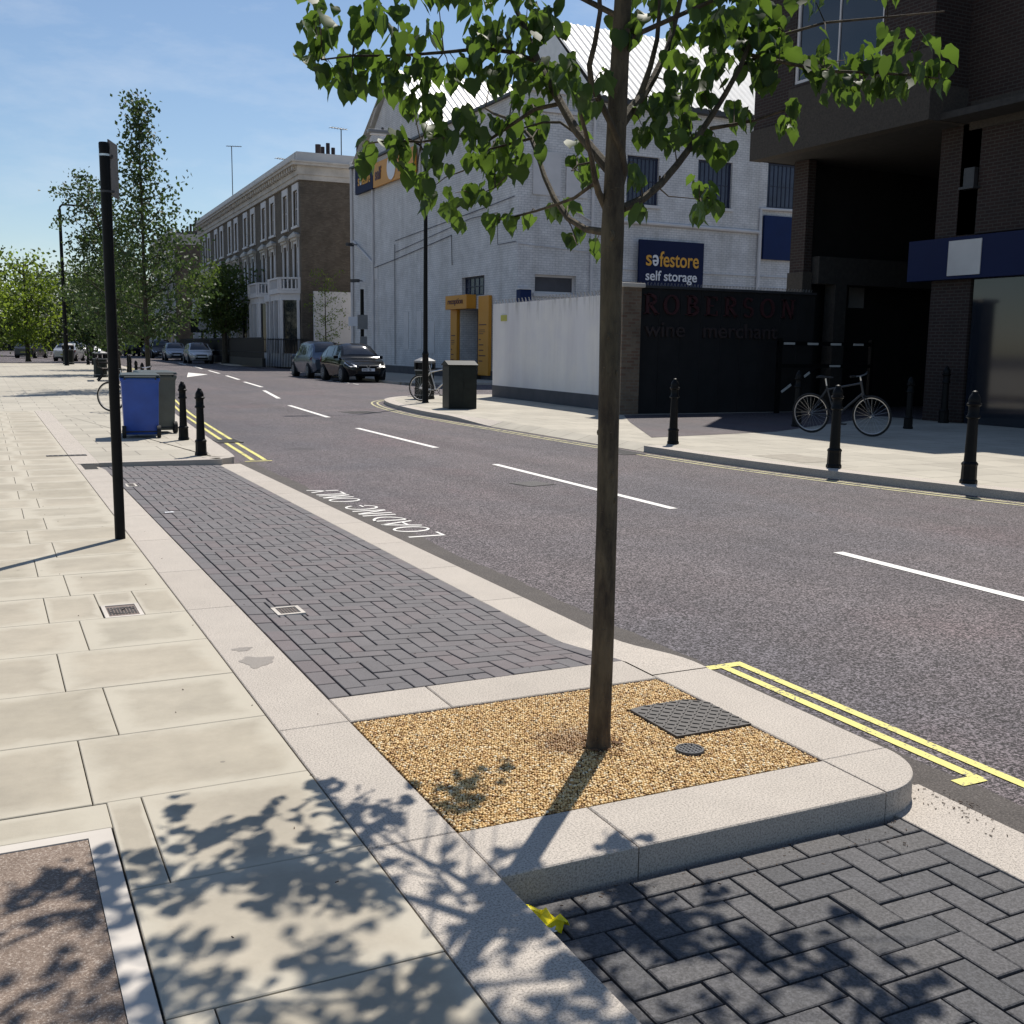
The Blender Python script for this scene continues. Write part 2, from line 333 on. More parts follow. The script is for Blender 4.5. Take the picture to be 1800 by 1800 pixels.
def fr(o,x,y):   # frame matrix from origin, x axis, y axis
    x=Vector(x).normalized(); y=Vector(y).normalized(); z=x.cross(y)
    return Matrix(((x.x,y.x,z.x,o[0]),(x.y,y.y,z.y,o[1]),(x.z,y.z,z.z,o[2]),(0,0,0,1)))
RD=-.10
def tiles(rects,zf,gap=.004,bev=.004,th=.05,jit=0.,rng=None):
    mb=MB(); mb.uv=[]; rng=rng or random.Random(5)
    for (x0,y0,x1,y1) in rects:
        a,b,c,d=x0+gap/2,y0+gap/2,x1-gap/2,y1-gap/2; dz=rng.uniform(-jit,jit)
        tp=[(a+bev,b+bev),(c-bev,b+bev),(c-bev,d-bev),(a+bev,d-bev)]; ot=[(a,b),(c,b),(c,d),(a,d)]
        vs=[(x,y,zf(x,y)+dz) for x,y in tp]+[(x,y,zf(x,y)+dz-bev*.8) for x,y in ot]+[(x,y,zf(x,y)-th) for x,y in ot]
        fs=[(0,1,2,3)]+[(4+i,4+(i+1)%4,(i+1)%4,i) for i in range(4)]+[(8+i,8+(i+1)%4,4+(i+1)%4,4+i) for i in range(4)]
        mb.add(vs,fs)
        u=[(0,0),(1,0),(1,1),(0,1)]; mb.uv+=u
        for i in range(8): j=i%4; mb.uv+=[u[j],u[(j+1)%4],u[(j+1)%4],u[j]]
    return mb
def strip(path,w0,w1,z0,z1):   # band between two offsets to the right of a path
    P=[Vector((p[0],p[1])) for p in path]; L=[];Q=[]
    for i,p in enumerate(P):
        d=(P[min(i+1,len(P)-1)]-P[max(i-1,0)]).normalized(); n=Vector((d.y,-d.x)); L.append(p+n*w0); Q.append(p+n*w1)
    mb=MB()
    n=len(P); vs=[(*q,z1) for q in L]+[(*q,z1) for q in Q]+[(*q,z0) for q in L]+[(*q,z0) for q in Q]; fs=[]
    for i in range(n-1):
        fs+=[(i,i+1,n+i+1,n+i),(2*n+i,3*n+i,3*n+i+1,2*n+i+1),(i,2*n+i,2*n+i+1,i+1),(n+i,n+i+1,3*n+i+1,3*n+i)]
    fs+=[(0,n,3*n,2*n),(n-1,3*n-1,4*n-1,2*n-1)]
    return mb.add(vs,fs),[tuple(q) for q in L],[tuple(q) for q in Q]
def smoothpath(pts,k=6):
    out=[]; P=[Vector(p) for p in pts]
    for i in range(len(P)-1):
        p0,p1,p2,p3=P[max(i-1,0)],P[i],P[i+1],P[min(i+2,len(P)-1)]
        for j in range(k):
            t=j/k; out.append(tuple(.5*((2*p1)+(-p0+p2)*t+(2*p0-5*p1+4*p2-p3)*t*t+(-p0+3*p1-3*p2+p3)*t**3)))
    out.append(tuple(P[-1])); return out
# ================================================================ GROUND
b=MB(); b.poly([(2.9,-30,RD),(140,-30,RD),(260,420,RD),(2.9,420,RD)]); b.poly([(-60,14.6,RD),(2.9,14.6,RD),(2.9,420,RD),(-160,420,RD)]); b.build('road','asphalt',kind='structure')
b=MB(); b.poly([(-900,-200,RD-.05),(900,-200,RD-.05),(900,1500,RD-.05),(-900,1500,RD-.05)]); b.build('ground','asphalt',kind='structure')
# near-left pavement of sandstone slabs
rects=[]
for k in range(-6,36):
    y0=2.98+.643*k; y1=y0+.643
    xs=[.97,.4 if k%2==0 else .25]
    rr=random.Random(k+99)
    while xs[-1]>-8: xs.append(xs[-1]-rr.choice([.6,.75,.9]))
    for a,c in zip(xs[1:],xs[:-1]):
        if c>1.0: continue
        if y0<3.36 and c>.0:            # brown tactile panel area
            if a<.26: a2=.29
            else: a2=a
            if c<=.3: continue
            rects.append((a2,y0,c,min(y1,99))); continue
        if y0<3.36: continue
        # cover hole
        rects.append((a,y0,c,y1))
def slabs_split(r):
    out=[]
    for q in r:
        if q[0]<.52<q[2] and q[1]<6.35<q[3]:
            x0,x1,y0,y1=.53,.745,6.19,6.50
            out+=[(q[0],q[1],x0,q[3]),(x1,q[1],q[2],q[3]),(x0,y1,x1,q[3])]
            if y0>q[1]+.02: out.append((x0,q[1],x1,y0))
        else: out.append(q)
    return out
rects+=[(-.7,3.418,.292,3.617),(-2,3.418,-.7,3.617)]
b=tiles(slabs_split(rects),lambda x,y:0.,gap=.0045,bev=.003,jit=.001)
b.build('pavement','york',kind='structure')
MB().box(-9,-2,RD-.02,1.2,26.2,-.012).build('pavement_bed','joint',kind='structure')
# left granite strip, with joints
def padz(x,y):
    t=max(0,min(1,(x-1.26)/1.5)); d=.075*max(0,min(1,(y-4.35)/.7))
    far=max(0,min(1,(y-13.2)/1.2))
    return -(1-t)*.05*far - t*d
zl=lambda x,y: 0. if y<13.8 else -.05*min(1,(y-13.8)/.6)*max(0,(x-.97)/.29)
ys=[-2,-.9,.2,1.25,2.95,4.06,6.21,7.33,8.6,9.9,11.2,12.5,13.7,14.5]
b=tiles([(.972,ys[i],1.262,ys[i+1]) for i in range(len(ys)-1)],zl,gap=.004,bev=.004,th=.16)
# island surround
isl=[(1.262,2.625,1.73,2.945),(1.73,2.625,2.74,2.945),(1.262,4.055,1.71,4.365),(1.71,4.055,2.74,4.365),(2.74,2.945,3.055,4.1),]
for q in tiles(isl,lambda x,y:0.,gap=.004,bev=.005,th=.16,rng=random.Random(3)).f: pass
t2=tiles(isl,lambda x,y:0.,gap=.004,bev=.005,th=.16); n0=len(b.v); b.v+=t2.v; b.f+=[tuple(i+n0 for i in f) for f in t2.f]; b.uv+=t2.uv
b.build('kerb_strip','granite',kind='structure')
# rounded corner stone
b=MB(); c=[(2.742,2.947)]+[(2.742+.313*math.cos(a),2.947+.32*math.sin(a)) for a in [R(-90+i*7.5) for i in range(13)]]
b.prism(c,RD-.06,0); b.build('kerb_corner','granite',kind='structure',bevel=.006)
# sloping transition kerb between island and loading pad
b=MB(); n=8; vs=[];fs=[]
for i in range(n+1):
    y=4.104+(5.0-4.104)*i/n; s=i/n; s=s*s*(3-2*s); zz=-.0-.078*s; xo=3.055+.02*math.sin(math.pi*i/n)
    xi=2.744
    vs+=[(xi,y,(padz(2.76,y) if y>4.365 else 0)),(xo,y,zz),(xo,y,RD-.03)]
for i in range(n): a=3*i; fs+=[(a,a+1,a+4,a+3),(a+1,a+2,a+5,a+4)]
b.add(vs,fs).build('kerb_ramp','granite',kind='structure')
ys=[5.0]+[5.0+1.08*k for k in range(1,9)]+[14.62]
b=tiles([(2.755,ys[i],3.055,ys[i+1]) for i in range(len(ys)-1)],lambda x,y:-.08,gap=.004,bev=.004,th=.06); b.build('kerb_flush','granite',kind='structure')
# loading pad: herringbone block paving between edge courses
def herring(x0,y0,x1,y1,c):
    out=[]; nx=int(round((x1-x0)/c)); ny=int(round((y1-y0)/c)); cx=(x1-x0)/nx; cy=(y1-y0)/ny
    for j in range(-1,ny+1):
        for i in range(-1,nx+1):
            k=(i-j)%4
            if k==0: a=(i,j,i+2,j+1)
            elif k==3: a=(i,j,i+1,j+2)
            else: continue
            a=(max(0,a[0]),max(0,a[1]),min(nx,a[2]),min(ny,a[3]))
            if a[2]>a[0] and a[3]>a[1]: out.append((x0+a[0]*cx,y0+a[1]*cy,x0+a[2]*cx,y0+a[3]*cy))
    return out
rc=[]
for xa in (1.264,2.652):
    y=4.37
    while y<14.4: rc.append((xa,y,xa+.1,min(y+.2,14.5))); y+=.2
rc+=herring(1.366,4.37,2.65,14.5,.1)
def clip(rs,h):
    out=[]
    for q in rs:
        if q[2]<=h[0] or q[0]>=h[2] or q[3]<=h[1] or q[1]>=h[3]: out.append(q); continue
        if q[0]<h[0]: out.append((q[0],q[1],h[0],q[3]))
        if q[2]>h[2]: out.append((h[2],q[1],q[2],q[3]))
        a,c=max(q[0],h[0]),min(q[2],h[2])
        if q[1]<h[1]: out.append((a,q[1],c,h[1]))
        if q[3]>h[3]: out.append((a,h[3],c,q[3]))
    return [r for r in out if r[2]-r[0]>.012 and r[3]-r[1]>.012]
rc=clip(rc,(1.43,5.93,1.59,6.12))
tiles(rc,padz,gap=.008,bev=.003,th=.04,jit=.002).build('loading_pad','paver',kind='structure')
b=MB(); n=20; vs=[];fs=[]
for i in range(n+1):
    y=4.3+10.3*i/n
    for x in (1.2,2.76): vs.append((x,y,padz(x,y)-.022))
for i in range(n): fs.append((2*i,2*i+1,2*i+3,2*i+2))
b.add(vs,fs).build('pad_bed','joint',kind='structure')
# near parking bay
rc=[]
x=1.27
while x<2.78: rc.append((x,2.50,min(x+.205,2.785),2.605)); x+=.205
rc+=herring(1.27,-.62,2.785,2.498,.104)
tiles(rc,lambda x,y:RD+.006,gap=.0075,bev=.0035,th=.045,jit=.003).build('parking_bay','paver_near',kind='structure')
MB().box(1.2,-1,RD-.05,2.79,2.62,RD-.026).build('bay_bed','joint',kind='structure')
tiles([(2.79,-1+.95*i,3.08,-.05+.95*i) for i in range(4)]+[(2.79,2.8,3.06,2.8001)],lambda x,y:RD+.006,gap=.004,bev=.003,th=.03).build('bay_kerb','granite',kind='structure')
# brown panel lower left
b=MB(); b.box(.215,.2,-.05,.285,3.415,.001); b.box(-1.2,3.365,-.05,.215,3.415,.001); b.build('panel_edging','stucco',kind='structure')
def browng():
    m=N('brown_gravel_concrete',.95); g=m.n('NewGeometry'); P=g.outputs['Position']
    v=m.noise(150,3,P,.8); c=m.ramp(v,[(.35,(.14,.10,.075)),(.55,(.25,.19,.15)),(.68,(.5,.44,.38))]); c=m.mix(c,m.ramp(m.noise(6,4,P),[(.3,(.85,)*3),(.7,(1.05,)*3)]),1,'MULTIPLY'); m.col(c); m.bump(v,.5,.006); return m.m
MT['brownpanel']=browng(); MB().box(-1.2,.2,-.05,.213,3.363,-.003).build('brown_panel','brownpanel',kind='structure')
# ---- far-left pavement and its kerb
LK=smoothpath([(2.72,14.56),(2.95,14.72),(3.06,15.2),(3.25,18),(3.65,23.5),(3.92,26.8),(4.55,33),(5.4,41),(6.9,56),(7.9,68),(8.6,80)],5)+[(8.4,82.5),(7.6,84.2),(6,85),(-70,85)]
sm,inn,out=strip(LK,-.3,0,RD-.05,0.)
sm.build('far_kerb','granite',kind='structure',fixn=True)
MB().prism([(-70,26.1),(1.265,26.1),(1.265,14.72),(2.6,14.72)]+inn[1:],RD-.05,-.004).build('far_pavement','pave',kind='structure')
MB().prism([(-70,26.1),(-9,26.1),(-9,-20),(-70,-20)],RD-.05,-.004).build('side_pavement','pave',kind='structure')
b=MB(); b.box(1.262,14.52,RD-.05,2.80,14.72,0.).build('pad_step','granite',kind='structure',bevel=.004)
MB().box(.975,14.5,RD,1.262,26.1,-.002).build('joining_strip','granite',kind='structure')
# ---- right kerbs
ISL=smoothpath([(9.38,20.3),(9.36,21.5),(9.42,24.3),(9.75,27.2),(10.25,29.4),(10.8,30.7),(11.6,31.7),(13,32.4),(14.5,32.6)],5)+[(60,33.5)]
RK=smoothpath([(11.2,3.5),(10.62,7),(9.98,9.6),(9.55,12.2),(9.42,14.55)],5)
sm,_,ri=strip(RK,0,.3,RD-.05,0.); sm.build('right_kerb','granite',kind='structure')
sm,_,ii=strip(ISL,0,.3,RD-.05,0.)
# taper the crossover end
nn_=len(ISL)
for k,v in enumerate(sm.v):
    if k<nn_ and v[1]<22.4 and v[0]<11: sm.v[k]=(v[0],v[1],RD+.012+(-RD-.012)*max(0,min(1,(v[1]-20.4)/1.9)))
sm.build('corner_kerb','granite',kind='structure')
MB().poly([(9.4,14.5,RD+.006),(9.7,14.5,-.003),(9.68,20.36,-.003),(9.38,20.36,RD+.006)]).build('crossover_ramp','pave',kind='structure')
b=MB(); b.poly([(x,y,-.003) for x,y in [(9.7,14.5)]+[(p[0],p[1]) for p in ri[::-1]][:] + [(70,3.5),(70,33.4)]+[(p[0],p[1]) for p in ii[::-1]]])
b.build('right_pavement','pave',kind='structure')
MB().poly([(10.45,15.9,.001),(13.6,16.4,.001),(20,20.0,.001),(20,21.8,.001),(13.4,21.6,.001),(12.2,19.4,.001)]).build('driveway','asphalt',kind='structure')
MB().poly([(19.6,5,.002),(40,5,.002),(40,24,.002),(19.6,24,.002)]).build('undercroft_floor','asphalt',kind='structure')
WB=smoothpath([(60,44.2),(20,44.0),(17.2,44.2),(16.3,45.2),(16.25,47),(16.9,58),(17.6,68),(18.6,71),(21,72.3)],5)+[(60,73)]
sm,_,wi=strip(WB,0,.3,RD-.05,0.); sm.build('store_kerb','granite',kind='structure'); MB().prism(wi,RD-.05,-.004).build('store_pavement','pave',kind='structure')
TK=smoothpath([(60,79),(22,79.2),(19.3,81),(17.6,84.5),(17.3,88),(18.3,97),(20,112),(23,140)],5)+[(30,190),(60,190)]
sm,_,ti=strip(TK,0,.3,RD-.05,0.); sm.build('terrace_kerb','granite',kind='structure'); MB().prism(ti,RD-.05,-.004).build('terrace_pavement','pave',kind='structure')
gm=N('gutter_grit',.9); g_=gm.n('NewGeometry'); gn=gm.noise(120,4,g_.outputs['Position'],.8); gn2=gm.noise(5,5,g_.outputs['Position'],.7)
gm.col(gm.mix(gm.ramp(gn,[(.38,(.045,.038,.034)),(.55,(.092,.080,.072)),(.66,(.17,.15,.135))]),gm.ramp(gn2,[(.3,(.75,)*3),(.7,(1.1,)*3)]),1,'MULTIPLY')); gm.bump(gn,.4,.004)
rr=random.Random(31); ed=[(3.27+.012*math.sin(y*3.1)+rr.uniform(-.012,.012),y) for y in [2.35+.12*k for k in range(106)]]
MB().poly([(3.04,2.35,RD+.0015)]+[(x,y,RD+.0015) for x,y in ed]+[(3.04,ed[-1][1],RD+.0015)]).build('gutter',gm.m,kind='structure')
# ---- road markings
b=MB()
def dash(p,q,w_=.1,z=RD+.004):
    p=Vector(p);q=Vector(q);d=(q-p).normalized();n=Vector((d.y,-d.x))*w_/2
    b.poly([(*(p-n),z),(*(p+n),z),(*(q+n),z),(*(q-n),z)])
for p,q,w_ in [((6.02,.2),(6.08,2.2),.1),((6.10,2.9),(6.17,6.6),.1),((6.29,9.12),(6.36,13.61),.1),((6.52,16.2),(6.61,20.6),.11),((7.0,23.93),(7.4,29.0),.12),((8.07,32.87),(9.0,38.8),.13),((9.66,42),(10.28,48),.15),((10.7,51.1),(11.45,57.8),.16),((11.9,62),(12.6,69),.16),((13.1,74),(13.9,82),.16),((14.3,88),(15.2,97),.16)]: dash(p,q,w_)
b.poly([(10.5,63.8,RD+.004),(10.9,60,RD+.004),(8.97,54.9,RD+.004)])
for k in range(9): dash((15.2+1.3*k,76.2+.15*k),(15.9+1.3*k,76.3+.15*k),.25)
for k in range(9): dash((14.35+.08*k*1.3,44.5+1.6*k),(14.42+.08*k*1.3,45.5+1.6*k),.08)
b.build('road_markings','white',kind='structure')
b=MB()
for x,y0 in ((3.335,2.74),(3.445,2.6)): dash((x,y0),(x,4.33),.05)
dash((3.07,4.35),(3.47,4.35),.06,RD+.0045); dash((3.22,2.745),(3.35,2.745),.06,RD+.0045)
b.build('yellow_lines','yellow',kind='structure')
def lines(path,offs,name,w_=.06,z=RD+.004):
    bb=MB()
    for o_ in offs:
        m_,_,_=strip(path,o_-w_/2,o_+w_/2,z-.001,z); n0=len(bb.v); bb.v+=m_.v; bb.f+=[tuple(i+n0 for i in f) for f in m_.f]
    return bb
lk=[p for p in LK if p[1]>15.0 and p[1]<81 and p[0]>2.9]
bb=lines(lk,(.28,.45),'y'); b=bb; dash((3.2,15.03),(3.58,15.03),.06,RD+.0045); bb.build('yellow_lines','yellow',kind='structure')
lines(RK,(-.2,-.36),'y',.05).build('yellow_lines','yellow_pale',kind='structure')
lines([(9.42,14.7),(9.38,17.5),(9.36,20.3)]+ISL[1:-6],(-.2,-.36),'y',.05).build('yellow_lines','yellow_pale',kind='structure')
# LOADING ONLY, stretched road letters reading along +Y
def roadletters():
    mb=MB(); z=RD+.004
    def st(p,q,wd): 
        p=Vector(p);q=Vector(q);d=(q-p);n=Vector((-d.y,d.x)); 
        # widths measured in letter space; thin strokes
        n=n.normalized()*wd/2; mb.poly([pt(p-n),pt(q-n),pt(q+n),pt(p+n)])
    def pt(v): return (3.515-v.y*.74,8.50+v.x*.955,z)
    H=.45
    def O(x,wd,a0=0,a1=360):
        n=28; o=[];i_=[]
        for k in range(n+1):
            a=R(a0+(a1-a0)*k/n); o.append((x+wd/2+wd/2*math.cos(a),H/2+H/2*math.sin(a))); i_.append((x+wd/2+(wd/2-.045)*math.cos(a),H/2+(H/2-.03)*math.sin(a)))
        for k in range(n): mb.poly([pt(Vector(o[k])),pt(Vector(o[k+1])),pt(Vector(i_[k+1])),pt(Vector(i_[k]))])
    s=.045; x=0
    def L(x): st((x+s/2,0),(x+s/2,H),s); mb.poly([pt(Vector(q)) for q in ((x+s,0),(x+.2,0),(x+.2,.035),(x+s,.035))])
    def A(x,w_): st((x+.02,0),(x+w_/2,H),s); st((x+w_-.02,0),(x+w_/2+.001,H),s); mb.poly([pt(Vector(q)) for q in ((x+w_*.25,.13),(x+w_*.75,.13),(x+w_*.75,.165),(x+w_*.25,.165))])
    def NN(x,w_): st((x+s/2,0),(x+s/2,H),s); st((x+w_-s/2,0),(x+w_-s/2,H),s); st((x+s,H-.01),(x+w_-s,.01),s*.9)
    L(0); O(.27,.3); A(.58,.33)
    x=.95; st((x+s/2,0),(x+s/2,H),s); O(x-.24,.5,-86,86); st((x,H-.015),(x+.03,H-.015),.03); st((x,.015),(x+.03,.015),.03)
    st((1.33,0),(1.33,H),s); NN(1.43,.25); O(1.74,.32,25,335); mb.poly([pt(Vector(q)) for q in ((1.93,.17),(2.06,.17),(2.06,.2),(1.93,.2))])
    O(2.35,.3); NN(2.7,.22); L(2.98)
    x=3.2; st((x+.11,0),(x+.11,.22),s); st((x+.11,.2),(x,H),s); st((x+.11,.2),(x+.22,H),s)
    return mb
roadletters().build('road_lettering','white',kind='structure')
# ================================================================ GRAVEL in tree pit
def gravel():
    rng=np.random.default_rng(4); bm=bmesh.new(); bmesh.ops.create_icosphere(bm,subdivisions=1,radius=1); V=np.array([v.co for v in bm.verts]); Fc=np.array([[v.index for v in f.verts] for f in bm.faces]); bm.free()
    x0,x1,y0,y1=1.268,2.735,2.952,4.05; sp=.0102; xs=np.arange(x0+.004,x1-.004,sp); ys=np.arange(y0+.004,y1-.004,sp)
    g=np.array([(x+(j%2)*sp/2,y) for j,y in enumerate(ys) for x in xs]); g+=rng.uniform(-.0028,.0028,g.shape)
    def hole(p):
        inr=(p[:,0]>2.37)&(p[:,0]<2.745)&(p[:,1]>3.36)&(p[:,1]<3.735)
        inr|=np.hypot(p[:,0]-2.345,p[:,1]-3.235)<.058
        inr|=np.hypot(p[:,0]-2.045,p[:,1]-3.41)<.045
        inr|=p[:,0]>x1-.003
        return inr
    g=g[~hole(g)]; n=len(g); s=rng.uniform(.0046,.0072,(n,1,1))*rng.uniform(.75,1.2,(n,1,3))
    s[:,:,2]*=.75; a=rng.uniform(0,6.28,n); ca,sa=np.cos(a)[:,None],np.sin(a)[:,None]
    P=V[None]*s; X=P[:,:,0]*ca-P[:,:,1]*sa; Y=P[:,:,0]*sa+P[:,:,1]*ca
    Z=P[:,:,2]+rng.uniform(-.007,-.0035,(n,1)); W=np.stack([X+g[:,:1],Y+g[:,1:2],Z],-1).reshape(-1,3)
    Fs=(Fc[None]+(np.arange(n)*len(V))[:,None,None]).reshape(-1,3)
    me=bpy.data.meshes.new('gravel'); me.vertices.add(len(W)); me.vertices.foreach_set('co',W.ravel().astype('f'))
    me.loops.add(Fs.size); me.loops.foreach_set('vertex_index',Fs.ravel().astype('i')); me.polygons.add(len(Fs))
    me.polygons.foreach_set('loop_start',np.arange(0,Fs.size,3,dtype='i')); me.polygons.foreach_set('loop_total',np.full(len(Fs),3,dtype='i'))
    me.update(calc_edges=True); me.validate(); me.polygons.foreach_set('use_smooth',[True]*len(Fs))
    m=N('golden_pea_gravel',.45); gg=m.n('NewGeometry')
    c=m.ramp(gg.outputs['Random Per Island'],[(0,(.26,.13,.04)),(.25,(.55,.32,.10)),(.65,(.74,.50,.20)),(.93,(.78,.60,.33)),(1,(.82,.74,.55))])
    # rusty stain around the trunk
    vd=m.n('VectorMath',operation='DISTANCE'); m.l(gg.outputs['Position'],vd.inputs[0]); vd.inputs[1].default_value=(1.99,3.5,0)
    d=m.math('ADD',vd.outputs['Value'],m.math('MULTIPLY',m.math('SUBTRACT',m.noise(14,4,gg.outputs['Position']),.5),.3))
    c=m.mix(c,(.18,.07,.02),m.ramp(d,[(.08,(.6,)*3),(.2,(0,)*3)]))
    m.col(c); me.materials.append(m.m); o=bpy.data.objects.new('gravel',me); COL.objects.link(o)
    T(o,'golden resin-bound pea gravel filling the tree pit','gravel',kind='stuff')
gravel()
MB().box(1.262,2.945,RD,2.74,4.055,-.012).build('gravel_bed',plain('brown_resin',(.10,.055,.02),.8),kind='structure')
# ================================================================ small ground things
def checker_cover():
    root=E('manhole_cover',(2.56,3.545,0),0,'dark checker-plate cover with cut corners set in the golden gravel beside the tree','cover')
    b=MB(); x0,x1,y0,y1,c=-.185,.18,-.18,.185,.07
    pts=[(x0+.0,y0),(x1,y0),(x1,y1-c),(x1-c,y1),(x0+c,y1),(x0,y1-.02)]
    b.prism(pts,-.06,.006); b.build('plate','castiron',root,bevel=.003)
    b=MB(); rr=0
    for i in range(11):
        for j in range(11):
            x=-.165+.033*i; y=-.16+.033*j
            if x+y>.27 or -x+y>.29 or abs(x)>.17: continue
            a=R(45 if (i+j)%2 else -45); M=Matrix.Rotation(a,3,'Z'); b.obox((x,y,.0075),(.0145,.003,.0022),M)
    b.build('tread_pattern','castiron',root,kind='stuff')
checker_cover()
def grate(loc,r_,lab):
    root=E('drain_grate',(*loc,0),0,lab,'drain')
    b=MB(); b.lathe([(r_,-.03),(r_,.003),(r_*.97,.006),(r_*.84,.006),(r_*.82,.0),(r_*.82,-.03)],24,cap=False); b.build('rim','darkgrey',root,smooth=True)
    b=MB(); 
    for k in range(-2,3):
        h=math.sqrt(max(0,(r_*.79)**2-(k*r_*.3)**2)); b.box(k*r_*.3-.004,-h,-.006,k*r_*.3+.004,h,.005); b.box(-h,k*r_*.3-.004,-.007,h,k*r_*.3+.004,.004)
    b.build('bars','darkgrey',root); MB().lathe([(r_*.8,-.03),(r_*.8,-.025)],20).build('well','dark',root)
grate((2.345,3.235),.055,'small round grated drain set in the gravel below the checker-plate cover')
def small_cover(x0,y0,x1,y1,lab,frame,z=0,roundc=False):
    cx,cy=(x0+x1)/2,(y0+y1)/2; root=E('access_cover',(cx,cy,z),0,lab,'cover'); w_,h=(x1-x0)/2,(y1-y0)/2; t=.022
    b=MB(); b.box(-w_,-h,-.03,w_,-h+t,.002); b.box(-w_,h-t,-.03,w_,h,.002); b.box(-w_,-h+t,-.03,-w_+t,h-t,.002); b.box(w_-t,-h+t,-.03,w_,h-t,.002); b.build('frame',frame,root)
    b=MB(); b.box(-w_+t,-h+t,-.03,w_-t,h-t,-.002); 
    b.build('lid','rust',root)
    b=MB()
    if roundc: b.torus((0,0,-.001),min(w_,h)-t-.012,.003,'Z'); b.obox((.01,.02,.004),(.02,.002,.003),Matrix.Rotation(1.1,3,'Z'))
    for k in range(-4,5):
        for j in range(-3,4): b.box(k*.017-.005,j*.026-.008,-.003,k*.017+.005,j*.026+.008,0)
    b.build('tread_pattern','castiron',root)
small_cover(.537,6.19,.742,6.5,'small square cover with a round rim in the sandstone slab left of the pale strip','stucco',roundc=True)
small_cover(1.43,5.93,1.59,6.12,'small square metal cover with a pale concrete frame in the dark block paving','stucco',z=padz(1.5,6)+.002)
small_cover(1.31,12.0,1.42,12.26,'small pale framed cover at the far corner of the dark block paving','stucco',z=padz(1.4,12)+.004)
def gully(x,y,rz,lab,w_=.22,h=.4,z=RD+.004):
    root=E('road_gully',(x,y,z),rz,lab,'drain'); b=MB(); b.box(-w_,-h,-.02,w_,-h+.03,.004); b.box(-w_,h-.03,-.02,w_,h,.004); b.box(-w_,-h,-.02,-w_+.03,h,.003); b.box(w_-.03,-h,-.02,w_,h,.003)
    n=int(h*2/.07)
    for k in range(1,n): b.box(-w_+.03,-h+k*.07-.01,-.02,w_-.03,-h+k*.07+.014,.002)
    b.build('bars','castiron',root); MB().box(-w_+.01,-h+.01,-.02,w_-.01,h-.01,.0005).build('well','dark',root)
gully(9.05,14.6,0,'cast iron gully grate in the road by the end of the right kerb')
gully(3.62,18.3,0,'cast iron gully grate across the yellow lines beside the two left bollards',.2,.3,RD+.009)
gully(.95,15.6,R(90),'narrow drain grate in the left pavement before the bins',.08,.25,.001)
gully(2.75,20.8,0,'small drain grate in the pavement behind the bins',.1,.2,.001)
def mh(x,y,rz,s_,lab):
    root=E('road_manhole',(x,y,RD+.004),rz,lab,'cover'); MB().box(-s_,-s_,-.02,s_,s_,.001).build('frame','castiron',root)
    b=MB()
    for i in range(-5,6):
        b.box(i*s_/6-.012,-s_*.93,.001,i*s_/6+.012,s_*.93,.003); b.box(-s_*.93,i*s_/6-.012,.001,s_*.93,i*s_/6+.012,.0035)
    b.build('tread_pattern','castiron',root)
mh(8.3,25.6,.1,.40,'worn square manhole cover in the road past the corner kerb'); mh(5.85,11.45,.25,.2,'worn square manhole cover in the road beside the centre line')
tiles([(10.1,11.6,10.85,12.7)],lambda x,y:.001,bev=.004,th=.01).build('grey_slab',plain('grey_slab',(.30,.27,.22),.85,.15,8),kind='structure')
# yellow wrapper and paper
def crumple(name,loc,sx,sy,h,mat,lab,seed,rot=0,parent=None):
    rr=random.Random(seed); n=7; vs=[];fs=[]
    for i in range(n):
        for j in range(5):
            u=i/(n-1)-.5; v=j/4-.5
            vs.append((u*sx+rr.uniform(-.006,.006),v*sy*(1-.7*abs(u))+rr.uniform(-.006,.006),h*(.25+.75*rr.random())*(1-(2*abs(v))**2*.8)+.002))
    for i in range(n-1):
        for j in range(4): a=i*5+j; fs.append((a,a+5,a+6,a+1))
    o=MB().add(vs,fs).build(name,mat,fixn=False); md=o.modifiers.new('t','SOLIDIFY'); md.thickness=.0012
    o.location=loc; o.rotation_euler=(0,0,rot); return T(o,lab,'litter')
crumple('foil_wrapper',(1.335,2.50,RD+.006),.15,.055,.045,'litter_yellow','crumpled yellow foil wrapper lying on the dark blocks under the kerb corner',3,-1.1)
crumple('paper_scrap',(1.30,2.46,RD+.006),.10,.06,.03,'paper','crumpled white paper scrap beside the yellow wrapper',8,-.9)
crumple('paper_scrap',(1.44,10.02,padz(1.44,10)+.004),.09,.05,.012,'paper','white paper scrap on the far left part of the block paving',9,.3)
# stains on granite
def blotch(x,y,rx,ry,seed,z=.0012):
    rr=random.Random(seed); n=70; ph=[rr.uniform(0,6.28) for _ in range(4)]
    pts=[]
    for k in range(n):
        a=2*math.pi*k/n; q=1+.16*math.sin(3*a+ph[0])+.12*math.sin(5*a+ph[1])+.08*math.sin(8*a+ph[2]); pts.append((x+rx*q*math.cos(a),y+ry*q*math.sin(a),z))
    return pts
sm_=N('damp_stain',.5); g=sm_.n('NewGeometry'); sm_.col(sm_.ramp(sm_.noise(260,3,g.outputs['Position'],.8),[(.35,(.17,.145,.12)),(.6,(.30,.265,.225))]))
MB().poly(blotch(1.11,5.04,.075,.09,1)).build('stain',sm_.m,kind='structure'); MB().poly(blotch(1.09,5.28,.045,.035,2)).build('stain',sm_.m,kind='structure')
